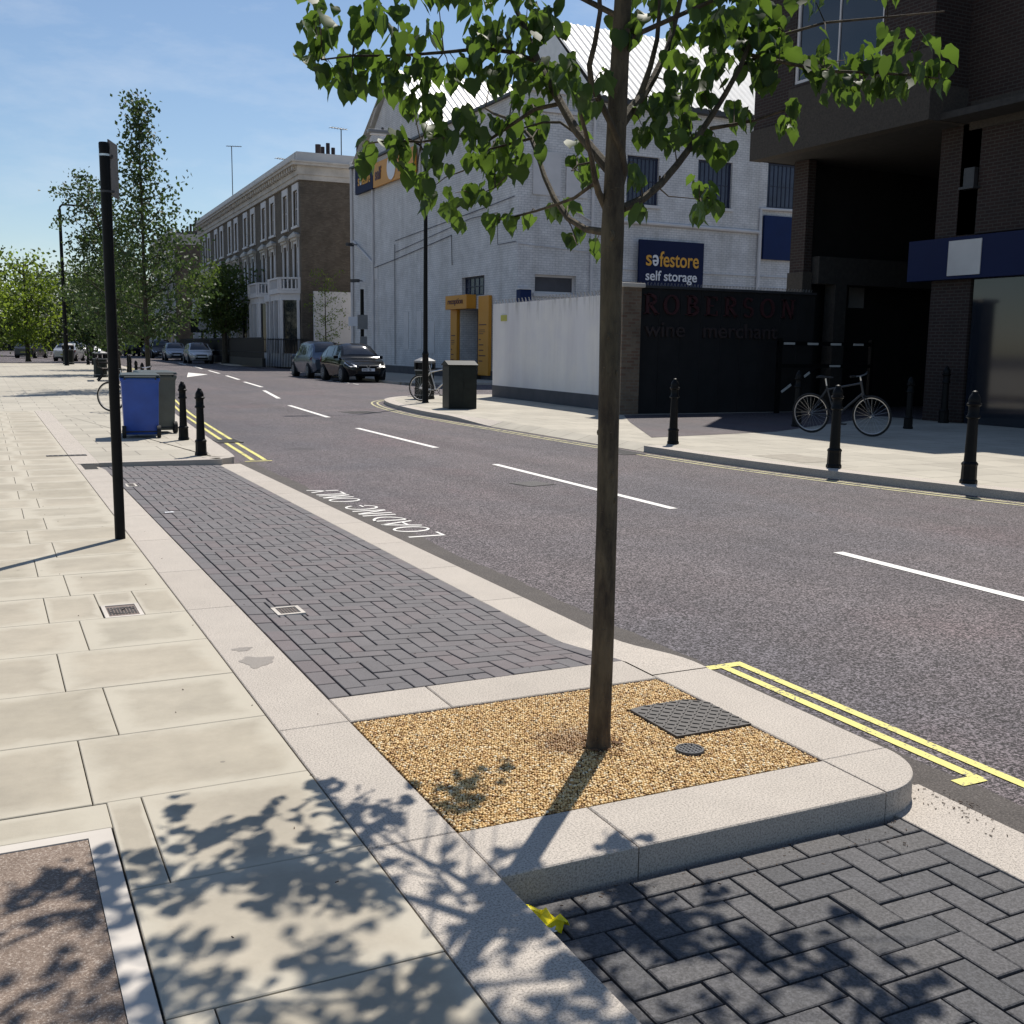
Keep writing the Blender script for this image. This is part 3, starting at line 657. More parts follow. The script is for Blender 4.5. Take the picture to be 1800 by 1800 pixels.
# tiny debris along the foot of the kerb and over the paving
rr=random.Random(12); b=MB()
for k in range(260):
    if k<70: x=rr.uniform(2.95,3.12); y=2.62+rr.gauss(0,.12); z=RD+.008
    elif k<150: x=rr.uniform(1.3,2.75); y=2.6-abs(rr.gauss(0,.07)); z=RD+.007
    elif k<230: x=rr.uniform(1.3,2.7); y=rr.uniform(4.4,12); z=padz(x,y)+.001
    else: x=rr.uniform(.3,1.2); y=rr.uniform(1.5,12); z=.001
    s_=rr.uniform(.0012,.0034); M=Matrix.Rotation(rr.uniform(0,3),3,'Z'); b.obox((x,y,z+.001),(s_*1.8,s_*.45,.001),M)
b.build('debris',plain('twig_debris',(.07,.045,.03),.9),kind='stuff',label='scattered twigs and grit on the paving and under the kerb',cat='debris')
# ================================================================ STREET FURNITURE
def bollard():
    root=E('bollard',(0,0,0),0,'x','bollard')
    MB().lathe([(.092,0),(.092,.03),(.082,.045),(.079,.19),(.086,.2),(.086,.215),(.068,.235)],8).build('base','blackm',root,bevel=.003)
    MB().lathe([(.066,.2),(.062,.3),(.053,.66),(.053,.69),(.074,.70),(.074,.715),(.058,.735),(.056,.80),(.058,.83)],12).build('shaft','blackm',root,smooth=True)
    MB().lathe([(.058,.82),(.074,.832),(.076,.85),(.06,.86),(.062,.895),(.052,.925),(.036,.95),(.032,.955),(.03,.975),(.016,.985),(.0,.988)],14).build('cap','blackm',root,smooth=True)
    return root
B0=bollard(); used=[False]
def putb(x,y,h,lab,g='black cast iron bollards'):
    o=B0 if not used[0] else copy_tree(B0); used[0]=True; return place(o,(x,y,0),0,lab,h/.985,g)
putb(2.81,17.68,.92,'black bollard on the left kerb just right of the blue bin, farther of that pair')
putb(2.63,15.13,.915,'black bollard at the corner of the left pavement where the block paving starts')
putb(10.09,14.72,1.06,'black bollard on the right kerb in front of the black boarded wall')
putb(10.08,10.96,1.09,'black bollard on the right kerb directly in front of the leaning bicycle')
putb(10.42,9.06,1.09,'black bollard at the right edge of the photo on the right kerb')
putb(14.95,17.4,1.14,'dark bollard in the shade beside the rear wheel of the right bicycle')
putb(16.9,16.3,1.05,'dark bollard in the shade behind the front wheel of the right bicycle')
putb(19.2,17.5,1.25,'dark bollard in deep shade in front of the right brick pier')
putb(4.47,35.6,.91,'small black bollard behind the bins, nearest of the far left row'); putb(4.88,40.5,.91,'small black bollard behind the bins, second of the far left row')
putb(5.85,50.5,.95,'far bollard just right of the distant litter bin by the kerb'); putb(6.3,54.5,.95,'far bollard beyond the bench, nearest of three close together'); putb(6.55,57.5,.95,'far bollard beyond the bench, middle of three close together'); 
putb(6.6,80.9,1.3,'far bollard between the silver car and the bench'); putb(6.9,80.5,1.3,'far bollard just left of the bench back')
putb(17.95,86.9,1.1,'bollard on the far right pavement beside the round tree'); putb(19.55,85.1,1.1,'bollard on the far right pavement in front of the railings')
putb(12.2,31.9,1.1,'black bollard behind the litter bin on the corner pavement')
# sign post on left
def signpost():
    root=E('sign_post',(.89,8.75,0),0,'tall black round post with a thin sign plate seen edge-on, standing on the left slabs','sign post')
    MB().tube([(0,0,-.02),(0,0,2.92)],.039,16).build('pole','blackm',root,smooth=True)
    MB().lathe([(.04,2.915),(.04,2.95),(.037,2.958)],16).build('cap','blackm',root,smooth=True)
    MB().lathe([(.041,2.86),(.041,2.875)],16).build('band','steel',root); MB().lathe([(.041,2.6),(.041,2.615)],16).build('band','darkgrey',root)
    M=Matrix.Rotation(R(70),3,'Z')
    b=MB(); b.obox((.075,.16,2.79),(.13,.004,.20),M); p=b.build('sign_plate','darkgrey',root)
    MB().obox((.0695,.158,2.80),(.10,.001,.09),M).build('notice','amberglow',p,label='yellowish notice on the sign plate')
    [MB().box(-.005,.0,z,.06,.08,z+.02).build('bracket','darkgrey',root) for z in (2.855,2.6)]
signpost()
# wheelie bins
def wheelie(body,lidm,name,loc,rz,lab,s_=1):
    root=E(name,loc,rz,lab,'bin','wheelie bins on the left pavement',s_)
    def ring(z,hw,hd): return [(-hw,-hd,z),(hw,-hd,z),(hw,hd,z),(-hw,hd,z)]
    lv=[ring(.05,.262,.26),ring(.1,.268,.27),ring(.9,.29,.34),ring(.93,.31,.36),ring(.98,.31,.36)]
    vs=[p for r_ in lv for p in r_]; fs=[(3,2,1,0)]+[(4*i+k,4*i+(k+1)%4,4*i+4+(k+1)%4,4*i+4+k) for i in range(4) for k in range(4)]+[(16,17,18,19)]
    MB().add(vs,fs).build('body',body,root,smooth=True,bevel=.02)
    b=MB(); b.add([(-.32,-.38,.99),(.32,-.38,.99),(.32,.37,.985),(-.32,.37,.985),(-.30,-.36,1.03),(.30,-.36,1.03),(.28,.33,1.05),(-.28,.33,1.05)],[(3,2,1,0),(4,5,6,7),(0,1,5,4),(1,2,6,5),(2,3,7,6),(3,0,4,7)]); b.build('lid',lidm,root,bevel=.012)
    MB().tube([(-.24,-.36,.96),(-.24,-.41,.99),(.24,-.41,.99),(.24,-.36,.96)],.014,8).build('handle',lidm,root,smooth=True)
    for s in (-1,1):
        b=MB(); b.tube([(s*.24,-.27,.1),(s*.30,-.27,.1)],.1,18); w_=b.build('wheel','rubber',root,smooth=True); MB().tube([(s*.295,-.27,.1),(s*.305,-.27,.1)],.04,10).build('hub','darkgrey',w_)
    MB().tube([(-.28,-.27,.1),(.28,-.27,.1)],.012,8).build('axle','darkgrey',root)
    return root
wheelie('bluebin','lid','wheelie_bin',(2.27,18.5,0),R(-5),'blue wheelie bin with its wheels towards us, in front of the grey-green bin',.98)
wheelie('greybin','lid','wheelie_bin',(2.62,19.35,0),R(2),'grey-green wheelie bin half hidden behind the blue bin',1.0)
# bicycles
def bicycle(framec,lab,loc,rz,tilt=0,steer=0,s_=1.,g=None):
    root=E('bicycle',loc,rz,lab,'bicycle',g,s_); root.rotation_euler=(tilt,0,rz)
    r_=.335; zr=r_
    def wheel(x,fork=0):
        b=MB(); b.torus((0,0,0),r_-.018,.018,'Y',36,8); w_=b.build('wheel','rubber',root,smooth=True); w_.location=(x,0,zr); w_.rotation_euler=(0,0,fork)
        MB().torus((0,0,0),r_-.042,.009,'Y',36,6).build('rim','steel',w_,smooth=True)
        b=MB(); rr=random.Random(2)
        for k in range(24):
            a=2*math.pi*k/24; a2=a+(.5 if k%2 else -.5); y=.028 if k%4<2 else -.028
            b.tube([(.02*math.cos(a2),y,.02*math.sin(a2)),((r_-.045)*math.cos(a),0,(r_-.045)*math.sin(a))],.0013,3,False)
        b.build('spokes','steel',w_); MB().tube([(0,-.05,0),(0,.05,0)],.02,10).build('hub','steel',w_,smooth=True); return w_
    wheel(0); wheel(1.06,steer)
    bbk=(.43,0,.29); st_=(.28,0,.80); hd=(.88,0,.86); hd2=(.91,0,.70)
    b=MB()
    b.tube([bbk,st_],.016,8); b.tube([(.30,0,.74),hd],.016,8); b.tube([bbk,hd2],.02,8); b.tube([(.87,0,.90),(.915,0,.67)],.02,8)
    for s in (-1,1): b.tube([(.0,s*.06,zr),(.41,s*.03,.29)],.009,6); b.tube([(0,s*.06,zr),(.29,s*.02,.75)],.008,6)
    b.build('frame',framec,root,smooth=True)
    b=MB()
    for s in (-1,1): b.tube([(.915,s*.045,.66),(.96,s*.05,.60),(1.06,s*.055,zr)],.012,6)
    b.tube([(.915,-.05,.66),(.915,.05,.66)],.014,6); b.build('fork',framec,root,smooth=True)
    b=MB(); b.tube([(.872,0,.9),(.86,0,.97),(.90,0,.99)],.013,6); b.tube([(.84,-.30,1.0),(.89,-.12,.99),(.90,0,.99),(.89,.12,.99),(.84,.30,1.0)],.012,6); hb=b.build('handlebar','steel',root,smooth=True)
    for s in (-1,1): MB().tube([(.87,s*.2,.995),(.835,s*.31,1.0)],.017,8).build('grip','rubber',hb,smooth=True)
    b=MB(); b.tube([(.285,0,.78),(.262,0,.92)],.013,6); b.build('seat_post','steel',root)
    b=MB(); b.add([(.12,-.07,.93),(.12,.07,.93),(.24,.05,.935),(.24,-.05,.935),(.40,.015,.93),(.40,-.015,.93),(.13,-.06,.965),(.13,.06,.965),(.24,.035,.955),(.24,-.035,.955),(.39,.01,.95),(.39,-.01,.95)],
      [(0,3,2,1),(3,5,4,2),(6,7,8,9),(9,8,10,11),(0,1,7,6),(1,2,8,7),(2,4,10,8),(4,5,11,10),(5,3,9,11),(3,0,6,9)]); b.build('saddle','rubber',root,smooth=True)
    b=MB(); b.torus((.43,.045,.29),.085,.006,'Y',24,5); b.tube([(.43,-.06,.29),(.43,.07,.29)],.02,8); b.tube([(.43,.06,.29),(.53,.06,.16)],.008,5); b.tube([(.43,-.06,.29),(.33,-.06,.42)],.008,5); b.box(.49,.06,.15,.57,.14,.17); b.box(.29,-.14,.41,.37,-.06,.43); b.build('crankset','darkgrey',root,smooth=True)
    b=MB(); b.tube([(0,.045,zr+.04),(.43,.045,.375)],.004,4); b.tube([(0,.045,zr-.04),(.43,.045,.205)],.004,4); b.build('chain','darkgrey',root)
    return root
bicycle('darkgrey','dark bicycle leaning against a bollard in the shade on the right pavement',(14.1,16.0,0),R(-68),R(6),0,1.13,'parked bicycles')
bicycle('steel','bicycle with bright handlebars parked between the lamp post and the green cabinet',(11.05,28.6,0),R(-50),R(3),.1,1.12,'parked bicycles')
bicycle('blackm','bicycle with a pale front wheel behind the black sign post, left of the bins',(2.52,25.4,0),R(-35),R(3),0,1.0,'parked bicycles')
bicycle('darkgrey','dark bicycle chained by the railings on the far right pavement',(18.6,86.2,0),R(-40),0,0,1.15,'parked bicycles')
# bike stand
b=MB(); b.tube([(0,0,0),(0,0,.65),(0,.1,.78),(0,.5,.78),(0,.6,.65),(0,.6,0)],.025,8)
# litter bins
def litter(loc,s_,lab,rz=0):
    root=E('litter_bin',loc,rz,lab,'litter bin','litter bins',s_)
    o8=lambda r_,z:[(r_*math.cos(R(22.5+45*k)),r_*math.sin(R(22.5+45*k)),z) for k in range(8)]
    MB().lathe([(.30,0),(.30,.05),(.285,.06),(.285,.78),(.31,.8),(.31,.84)],8).build('body','greenm',root,bevel=.006)
    MB().lathe([(.292,.10),(.292,.12)],8,cap=False).build('band','grey',root); MB().lathe([(.315,.79),(.315,.825)],8,cap=False).build('rim','grey',root)
    b=MB()
    for k in range(8):
        a=R(45*k); b.obox((.275*math.cos(a),.275*math.sin(a),.93),(.03,.055,.1),Matrix.Rotation(a,3,'Z'))
    b.build('posts','blackm',root)
    MB().lathe([(.33,1.02),(.33,1.07),(.27,1.1),(.12,1.16),(.07,1.165)],8).build('roof','grey',root,bevel=.004)
    return root
litter((11.75,30.1,0),1.04,'dark octagonal litter bin with a pale roof behind the lamp post')
litter((4.7,51.5,0),1.0,'distant dark litter bin standing behind the bench')
litter((5.4,81.8,0),1.25,'distant square dark litter bin in front of the silver car by the tall lamp')
# cabinet
root=E('utility_cabinet',(10.75,25.15,0),R(-8),'dark green metal cabinet with a shallow pitched top on the corner pavement','cabinet')
b=MB(); w_,d_=.36,.32; vs=[(-w_,-d_,0),(w_,-d_,0),(w_,d_,0),(-w_,d_,0),(-w_,-d_,1.06),(w_,-d_,1.06),(w_,d_,1.06),(-w_,d_,1.06)]
b.add(vs,[(3,2,1,0),(4,5,6,7),(0,1,5,4),(1,2,6,5),(2,3,7,6),(3,0,4,7)]); b.build('body','greenm',root,bevel=.008)
b=MB(); w_+=.03;d_+=.03; b.add([(-w_,-d_,1.065),(w_,-d_,1.065),(w_,d_,1.065),(-w_,d_,1.065),(-w_,-d_,1.09),(w_,-d_,1.09),(w_,d_,1.09),(-w_,d_,1.09),(-w_,0,1.19),(w_,0,1.19)],[(3,2,1,0),(0,1,5,4),(2,3,7,6),(1,2,6,9,5),(3,0,4,8,7),(4,5,9,8),(6,7,8,9)]); b.build('roof','greenm',root,bevel=.006)
b=MB(); b.box(-.30,-.325,.1,-.005,-.321,1.0); b.box(.005,-.325,.1,.30,-.321,1.0); b.build('door','greenm',root); MB().box(.02,-.333,.55,.035,-.325,.66).build('handle','blackm',root)
# lamps
def lamp(loc,h,arm,ang,lab,rb=.085,rt=.05,low=1.3,curve=.35):
    root=E('street_lamp',loc,0,lab,'street lamp','street lamps')
    MB().lathe([(rb*1.15,0),(rb,.05),(rb,low),(rb*1.15,low+.02),(rb*.8,low+.09),(rt*1.2,low+.12)],14).build('base','blackm',root,smooth=True)
    MB().tube([(0,0,low+.1),(0,0,h-.3)],[rt*1.15,rt*.85],12).build('pole','blackm',root,smooth=True)
    dx,dy=math.cos(ang),math.sin(ang)
    MB().tube([(0,0,h-.35),(dx*.03,dy*.03,h-.15),(dx*arm*.15,dy*arm*.15,h-.02+curve*.2),(dx*arm*.4,dy*arm*.4,h+curve*.55),(dx*arm,dy*arm,h+curve)],rt*.55,8).build('arm','blackm',root,smooth=True)
    M=Matrix.Rotation(ang,3,'Z'); p=M@Vector((arm+.22,0,0))
    hd_=MB().obox((p.x,p.y,h+curve-.01),(.3,.1,.05),M).build('lamp_head','grey',root,bevel=.03)
    MB().obox((p.x,p.y,h+curve-.07),(.22,.075,.015),M).build('lens','signwhite',hd_); MB().lathe([(.035,0),(.04,.05),(.02,.08)],10,(p.x-dx*.1,p.y-dy*.1,h+curve+.04)).build('sensor','darkgrey',hd_)
lamp((10.88,27.83,0),6.75,1.05,math.pi*.97,'slim black lamp post between the litter bin and the green cabinet',.085,.055,1.3,.3)
lamp((5.0,77.5,0),10.3,1.0,.0,'tall dark lamp post at the far left, behind the small litter bin',.14,.11,2,.0)
lamp((24.5,118,0),9.5,1.2,math.pi,'distant thin lamp post in front of the far brick side wall',.09,.06,1.5,.1)
# bench
root=E('park_bench',(4.35,46.9,0),R(-4),'dark slatted park bench seen from its end on the left pavement','bench',scale=1.05)
for y in (-.85,.85):
    b=MB(); b.tube([(-.18,y,.86),(-.2,y,.7),(-.12,y,.5),(.0,y,.42)],.025,8); b.tube([(.0,y,.42),(.38,y,.44),(.44,y,.42)],.025,8); b.tube([(.02,y,.42),(-.02,y,.2),(-.16,y,.02),(-.2,y,0)],.03,8); b.tube([(.36,y,.43),(.33,y,.2),(.42,y,0)],.03,8); b.tube([(-.17,y,.66),(.1,y,.68),(.36,y,.66),(.4,y,.44)],.022,8); b.build('end_frame','blackm',root,smooth=True)
b=MB(); [b.box(.0+.09*k,-.95,.45,.075+.09*k,.95,.475) for k in range(5)]; b.build('seat','wood',root)
b=MB(); [b.obox((-.13-.02*k,0,.53+.1*k),(.012,.95,.038),Matrix.Rotation(-.2,3,'Y')) for k in range(4)]; b.build('backrest','wood',root)
# ================================================================ CARS
def car(paint_c,lab,loc,rz,L=4.0,Wd=1.7,H=1.48,scale=1.,nose=.95,tail=.25,plate=None,platec='signwhite',suv=0,est=0,metal=.35,emblem=False,rough=.25,tall=0):
    root=E('parked_car',loc,rz,lab,'car','parked cars',scale)
    pm=N('car_paint',rough,paint_c,metal,.5); pm.b.inputs['Specular IOR Level'].default_value=.3 if metal<.1 else .5; pm=pm.m
    hw=Wd/2; belt=.90+suv*.12; sill=.22+suv*.06; hood=belt-.10
    xn=L/2; cowl=xn-nose; rt=cowl-.80; re=-xn+(.95 if not est else 1.15)+tail*.3; rb=-xn+(.12+tail*.35 if not est else .55); zr=H
    def ip(x,pts):
        for (xa,a),(xb,b2) in zip(pts[:-1],pts[1:]):
            if x<=xb: t=(x-xa)/(xb-xa); t=max(0,min(1,t)); t=t*t*(3-2*t)*.5+t*.5; return a+(b2-a)*t
        return pts[-1][1]
    fw=lambda x: ip(x,[(-xn,hw*.80),(-xn+.12,hw*.93),(-xn+.5,hw*.99),(-xn+1,hw),(xn-1.1,hw),(xn-.55,hw*.96),(xn-.22,hw*.86),(xn-.06,hw*.70),(xn,hw*.58)])
    fs_=lambda x: ip(x,[(-xn,.38),(-xn+.15,.27),(-xn+.5,sill),(xn-.5,sill),(xn-.1,.24),(xn,.34)])
    fb=lambda x: ip(x,[(-xn,belt-.12),(-xn+.15,belt),(-xn+1.2,belt+.03),(0,belt),(cowl,belt-.06),(xn-.45,.74),(xn-.15,.64),(xn,.54)])
    def fh(x):
        if x>cowl: return .03+.055*min(1,(xn-x)/.5)
        hd=.085
        if x>rt: t=(cowl-x)/(cowl-rt); return hd+(zr-fb(x)-hd)*(1-(1-t)**1.5)
        if x>re: t=(rt-x)/(rt-re); return zr+.015*math.sin(math.pi*t)-.04*t-fb(x)
        t=max(0,min(1,(re-x)/(re-rb))); return max(.05,(zr-.04-fb(re))*(1-t**1.7)+.05*t)
    N1,N2,N3=7,7,7
    xs=[xn-.0]+[xn-L*(.5-.5*math.cos(math.pi*i/46)) for i in range(1,46)]+[-xn]
    def ring(x):
        w_,z0,z1,h=fw(x),fs_(x),fb(x),fh(x); tum=1-.25*min(1,h/.5); out=[]
        for k in range(N1+1): t=k/N1; out.append((w_*(.90+.10*math.sin(math.pi*min(1,t*1.25)/2)-.035*max(0,t-.75)/.25),z0+(z1-z0)*t))
        for k in range(1,N2+1): t=k/N2; out.append((w_*(.965+(tum-.965)*t),z1+h*.86*t))
        for k in range(1,N3+1): t=k/N3; out.append((w_*tum*(1-t),z1+h*(.86+.14*math.sin(math.pi/2*min(1,t*1.6)))))
        return out
    Rg=[ring(x) for x in xs]; NR=N1+N2+N3+1; vs=[];fs=[]
    for x,r_ in zip(xs,Rg): vs+=[(x,y,z) for y,z in r_]+[(x,-y,z) for y,z in r_[-2::-1]]
    n=2*NR-1
    for i in range(len(xs)-1):
        for k in range(n): fs.append((i*n+k,i*n+(k+1)%n,(i+1)*n+(k+1)%n,(i+1)*n+k))
    fs+=[tuple(range(n)),tuple(range((len(xs)-1)*n,len(xs)*n))[::-1]]
    MB().add(vs,fs).build('body',pm,root,smooth=True)
    def patch(name,xa,xb,ka,kb,side,cond=None):
        mb=MB(); rows=[i for i,x in enumerate(xs) if xa>=x>=xb]; idx={}
        def P(i,k):
            if (i,k) not in idx:
                q=Vector(vs[i*n+k]); c=Vector((q.x,0,fb(xs[i])-.2)); d=(q-c).normalized(); mb.v.append(tuple(q+d*.008)); idx[(i,k)]=len(mb.v)-1
            return idx[(i,k)]
        for i in rows[:-1]:
            for k in range(ka,kb):
                kk=k if side>0 else n-1-k-1
                if cond and not cond(i,k): continue
                mb.f.append((P(i,kk),P(i,kk+1),P(i+1,kk+1),P(i+1,kk)))
        if mb.f: mb.build(name,'glass',root,smooth=True)
    K1=N1+1
    hi=lambda i,k: fh(xs[i])>.17 and fh(xs[min(i+1,len(xs)-1)])>.17
    mid=(cowl+re)/2-.12
    for sd in (1,-1):
        patch('side_window',cowl-.25,mid+.04,K1,N1+N2-1,sd,hi); patch('side_window',mid-.04,re+.02,K1,N1+N2-1,sd,hi); patch('side_window',re-.06,rb+.22,K1,N1+N2-2,sd,lambda i,k: fh(xs[i])>.28)
    mb=0
    def span(name,xa,xb,m0):
        mb=MB(); rows=[i for i,x in enumerate(xs) if xa>=x>=xb]; ks=range(N1+N2+m0,n-(N1+N2+m0))
        idx={}
        for i in rows:
            for k in ks: q=Vector(vs[i*n+k]); mb.v.append((q.x+(.004 if xa>0 else -.006),q.y,q.z+.008)); idx[(i,k)]=len(mb.v)-1
        kl=list(ks)
        for i in rows[:-1]:
            for k in kl[:-1]: mb.f.append((idx[(i,k)],idx[(i,k+1)],idx[(i+1,k+1)],idx[(i+1,k)]))
        if mb.f: mb.build(name,'glass',root,smooth=True)
    span('windscreen',cowl-.05,rt+.02,1); span('rear_window',re-.03,rb+(.14 if not est else .05),1)
    xa=cowl; Bx=0
    wr_=.31+.05*suv
    for x in (L/2-.78,-L/2+.72):
        for s in (-1,1):
            MB().tube([(x,s*(hw-.25),wr_+.02),(x,s*(hw+.002),wr_+.02)],wr_+.03,22).build('wheel_arch','dark',root)
            wl=MB().tube([(x,s*(hw-.2),wr_),(x,s*(hw+.006),wr_),(x,s*(hw+.018),wr_)],[wr_,wr_,wr_*.93],22).build('wheel','rubber',root,smooth=True)
            b=MB(); b.torus((x,s*(hw+.018),wr_),wr_*.62,.018,'Y',20,6)
            for k in range(7): a=2*math.pi*k/7; b.tube([(x,s*(hw+.02),wr_),(x+wr_*.6*math.cos(a),s*(hw+.02),wr_+wr_*.6*math.sin(a))],.022,5)
            b.build('rim','grey',wl)
    for s in (-1,1):
        b=MB(); b.add([(L/2-.02,s*hw*.52,.60),(L/2-.08,s*hw*.83,.60),(L/2-.45,s*hw*.965,.74),(L/2-.50,s*hw*.90,.80),(L/2-.14,s*hw*.58,.70),
                     (L/2-.12,s*hw*.5,.60),(L/2-.2,s*hw*.75,.60),(L/2-.5,s*hw*.85,.70),(L/2-.55,s*hw*.8,.74),(L/2-.25,s*hw*.55,.66)],[(0,1,2,3,4),(9,8,7,6,5)]+[(k,5+k,5+(k+1)%5,(k+1)%5) for k in range(5)])
        b.build('headlight','steel',root,bevel=.01)
        b=MB(); b.add([(-L/2+.03,s*hw*.6,.72),(-L/2+.1,s*hw*.93,.72),(-L/2+.32,s*hw*.985,.84),(-L/2+.12,s*hw*.93,.92),(-L/2+.02,s*hw*.6,.86),
                     (-L/2+.2,s*hw*.6,.72),(-L/2+.2,s*hw*.8,.72),(-L/2+.35,s*hw*.9,.84),(-L/2+.25,s*hw*.8,.9),(-L/2+.2,s*hw*.6,.86)],[(0,1,2,3,4),(9,8,7,6,5)]+[(k,5+k,5+(k+1)%5,(k+1)%5) for k in range(5)])
        b.build('tail_light',plain('red_lens',(.18,.01,.01),.2,.1,3),root,bevel=.008)
        b=MB(); b.obox((cowl-.30,s*(hw+.06),belt+.06),(.05,.09,.06),Matrix.Identity(3)); b.build('wing_mirror','blackm' if metal<.3 else pm,root,bevel=.02)
    b=MB(); b.box(L/2-.03,-hw*.5,.33,L/2+.012,hw*.5,.45); b.build('lower_grille','dark',root,bevel=.01)
    gr=MB().box(L/2-.04,-hw*.42,.585,L/2+.005,hw*.42,.66).build('grille','dark',root,bevel=.01)
    if emblem:
        b=MB(); b.box(L/2+.0,-hw*.42,.635,L/2+.014,-.09,.652); b.box(L/2+.0,.09,.635,L/2+.014,hw*.42,.652)
        b.add([(L/2+.022,-.10,.655),(L/2+.022,-.055,.655),(L/2+.022,0,.58),(L/2+.022,.055,.655),(L/2+.022,.10,.655),(L/2+.022,0,.53),(L/2,-.10,.655),(L/2,-.055,.655),(L/2,0,.58),(L/2,.055,.655),(L/2,.10,.655),(L/2,0,.53)],[(0,1,2,5),(2,3,4,5),(0,5,11,6),(4,10,11,5)])
        b.build('emblem','steel',root)
    pl=MB().box(L/2,-.26,.44,L/2+.022,.26,.55).build('number_plate',platec,root)
    if plate:
        text('plate_text',plate,.1,wm(root)@fr((L/2+.025,-.235,.457),(0,1,0),(0,0,1)),'blackm',pl,.001,.92,.002)
        q=bpy.data.objects['plate_text']; 
    MB().box(-L/2-.02,-.26,.5,-L/2+.05,.26,.6).build('number_plate','amberglow',root)
    b=MB(); b.box(-L/2-.005,-hw*.7,.26,-L/2+.2,hw*.7,.34); b.build('rear_valance','darkgrey',root,bevel=.01)
    for s in (-1,1): MB().box(-.25,s*(hw*1.0)-.012,.72,-.08,s*(hw*1.0)+.014,.745).build('door_handle',pm,root)
    return root
rev=R(-90)
car((.006,.008,.011),'black hatchback parked facing us in front of the white warehouse',(15.55,49.1,RD),R(-92+2),4.0,1.72,1.5,1.16,nose=.95,plate='DV51 FJE',emblem=True,metal=0,rough=.07)
car((.14,.17,.22),'blue-grey hatchback parked facing away behind the black hatchback',(15.75,55.35,RD),R(88),4.3,1.8,1.62,1.14,nose=.85,tail=.1,metal=.6)
car((.5,.51,.52),'silver hatchback facing us, nearest of the far row beside the round tree',(16.55,95.3,RD),R(-93),4.2,1.76,1.5,1.16,metal=.5,plate=None)
car((.3,.32,.35),'grey-silver car second in the far row behind the silver hatchback',(16.95,110.5,RD),R(-94),4.4,1.8,1.5,1.15,metal=.5)
car((.03,.03,.036),'dark tall off-roader third in the far row of parked cars',(18.1,127.5,RD),R(-95),4.6,1.9,1.8,1.15,suv=1)
car((.03,.035,.045),'small dark car at the far end of the row beside the street tree',(18.9,142,RD),R(-95),4.2,1.75,1.5,1.15)
car((.5,.52,.55),'silver saloon seen from behind at the far left by the tall lamp',(6.9,103,RD),R(75),4.4,1.8,1.47,1.05,est=1,metal=.5)
car((.65,.65,.66),'white car far down the street between the left lamp and the sign post',(12.6,152,RD),R(-80),4.4,1.8,1.5,1.1)
car((.02,.02,.025),'dark hatchback crossing far behind the sign post, right of the thin trunk',(17.2,149,RD),R(95),4.3,1.8,1.5,1.1)
car((.04,.05,.08),'dark blue car far left, above the bench back',(10.6,146,RD),R(80),4.4,1.8,1.6,1.1)
car((.05,.055,.06),'dark car at the far left edge behind the silver saloon',(4.5,120,RD),R(70),4.4,1.8,1.5,1.1)
# ================================================================ BUILDINGS
def wallgrid(mb,o,u,n,W_,H_,holes,depth,v=(0,0,1)):
    """outer face with openings and reveals; o origin, u along, n outward"""
    o=Vector(o);u=Vector(u);n=Vector(n);v=Vector(v)
    us=sorted({0,W_}|{h[0] for h in holes}|{h[1] for h in holes}); vs_=sorted({0,H_}|{h[2] for h in holes}|{h[3] for h in holes})
    for a,b_ in zip(us[:-1],us[1:]):
        for c,d in zip(vs_[:-1],vs_[1:]):
            if any(h[0]<=a and b_<=h[1] and h[2]<=c and d<=h[3] for h in holes): continue
            mb.poly([o+u*a+v*c,o+u*b_+v*c,o+u*b_+v*d,o+u*a+v*d])
    for h in holes:
        q=[(h[0],h[2]),(h[1],h[2]),(h[1],h[3]),(h[0],h[3])]
        for k in range(4):
            (a,c),(b_,d)=q[k],q[(k+1)%4]; mb.poly([o+u*a+v*c,o+u*b_+v*d,o+u*b_+v*d-n*depth,o+u*a+v*c-n*depth])
def window(root,o,u,n,u0,u1,z0,z1,depth,glass='glass',frame='whitepaint',bars=(1,1),fw=.07,sill=None,name='window',bw=.035):
    o=Vector(o);u=Vector(u).normalized();n=Vector(n); M=Matrix((u,n,Vector((0,0,1)))).transposed()
    def bx(mb,a,b_,c,d,e,f_):  # u range, n range, z range
        ctr=o+u*(a+b_)/2+n*(c+d)/2+Vector((0,0,(e+f_)/2)); mb.obox(ctr,((b_-a)/2,(d-c)/2,(f_-e)/2),M)
    b=MB(); bx(b,u0,u1,-depth,-depth+.06,z1-fw,z1); bx(b,u0,u1,-depth,-depth+.06,z0,z0+fw); bx(b,u0,u0+fw,-depth,-depth+.058,z0+fw,z1-fw); bx(b,u1-fw,u1,-depth,-depth+.058,z0+fw,z1-fw)
    for k in range(1,bars[0]+1): x=u0+(u1-u0)*k/(bars[0]+1); bx(b,x-bw/2,x+bw/2,-depth,-depth+.045,z0+fw,z1-fw)
    for k in range(1,bars[1]+1): z=z0+(z1-z0)*k/(bars[1]+1); bx(b,u0+fw,u1-fw,-depth,-depth+.05,z-bw/2,z+bw/2)
    wd=b.build(name,frame,root,world=True)
    b=MB(); bx(b,u0+.01,u1-.01,-depth-.03,-depth+.015,z0+.01,z1-.01); p=b.build('pane',glass,None)
    inv=(wm(wd)).inverted(); p.data.transform(inv); p.parent=wd
    if sill:
        b=MB(); bx(b,u0-.1,u1+.1,-.02,.08,z0-.14,z0-.003); q=b.build('sill',sill,None); q.data.transform(inv); q.parent=wd
    return wd
# ---- white warehouse (self storage)
root=E('storage_warehouse',(22,44.9,0),0,'large white painted brick warehouse with pitched sheet roofs across the road','building')
hol=[(3.6,6.35,4.05,5.0),(3.95,6.45,.28,3.42)]   # u = Y-44.9
b=MB(); wallgrid(b,(22,44.9,0),(0,1,0),(-1,0,0),24.3,12.9,hol,.95)
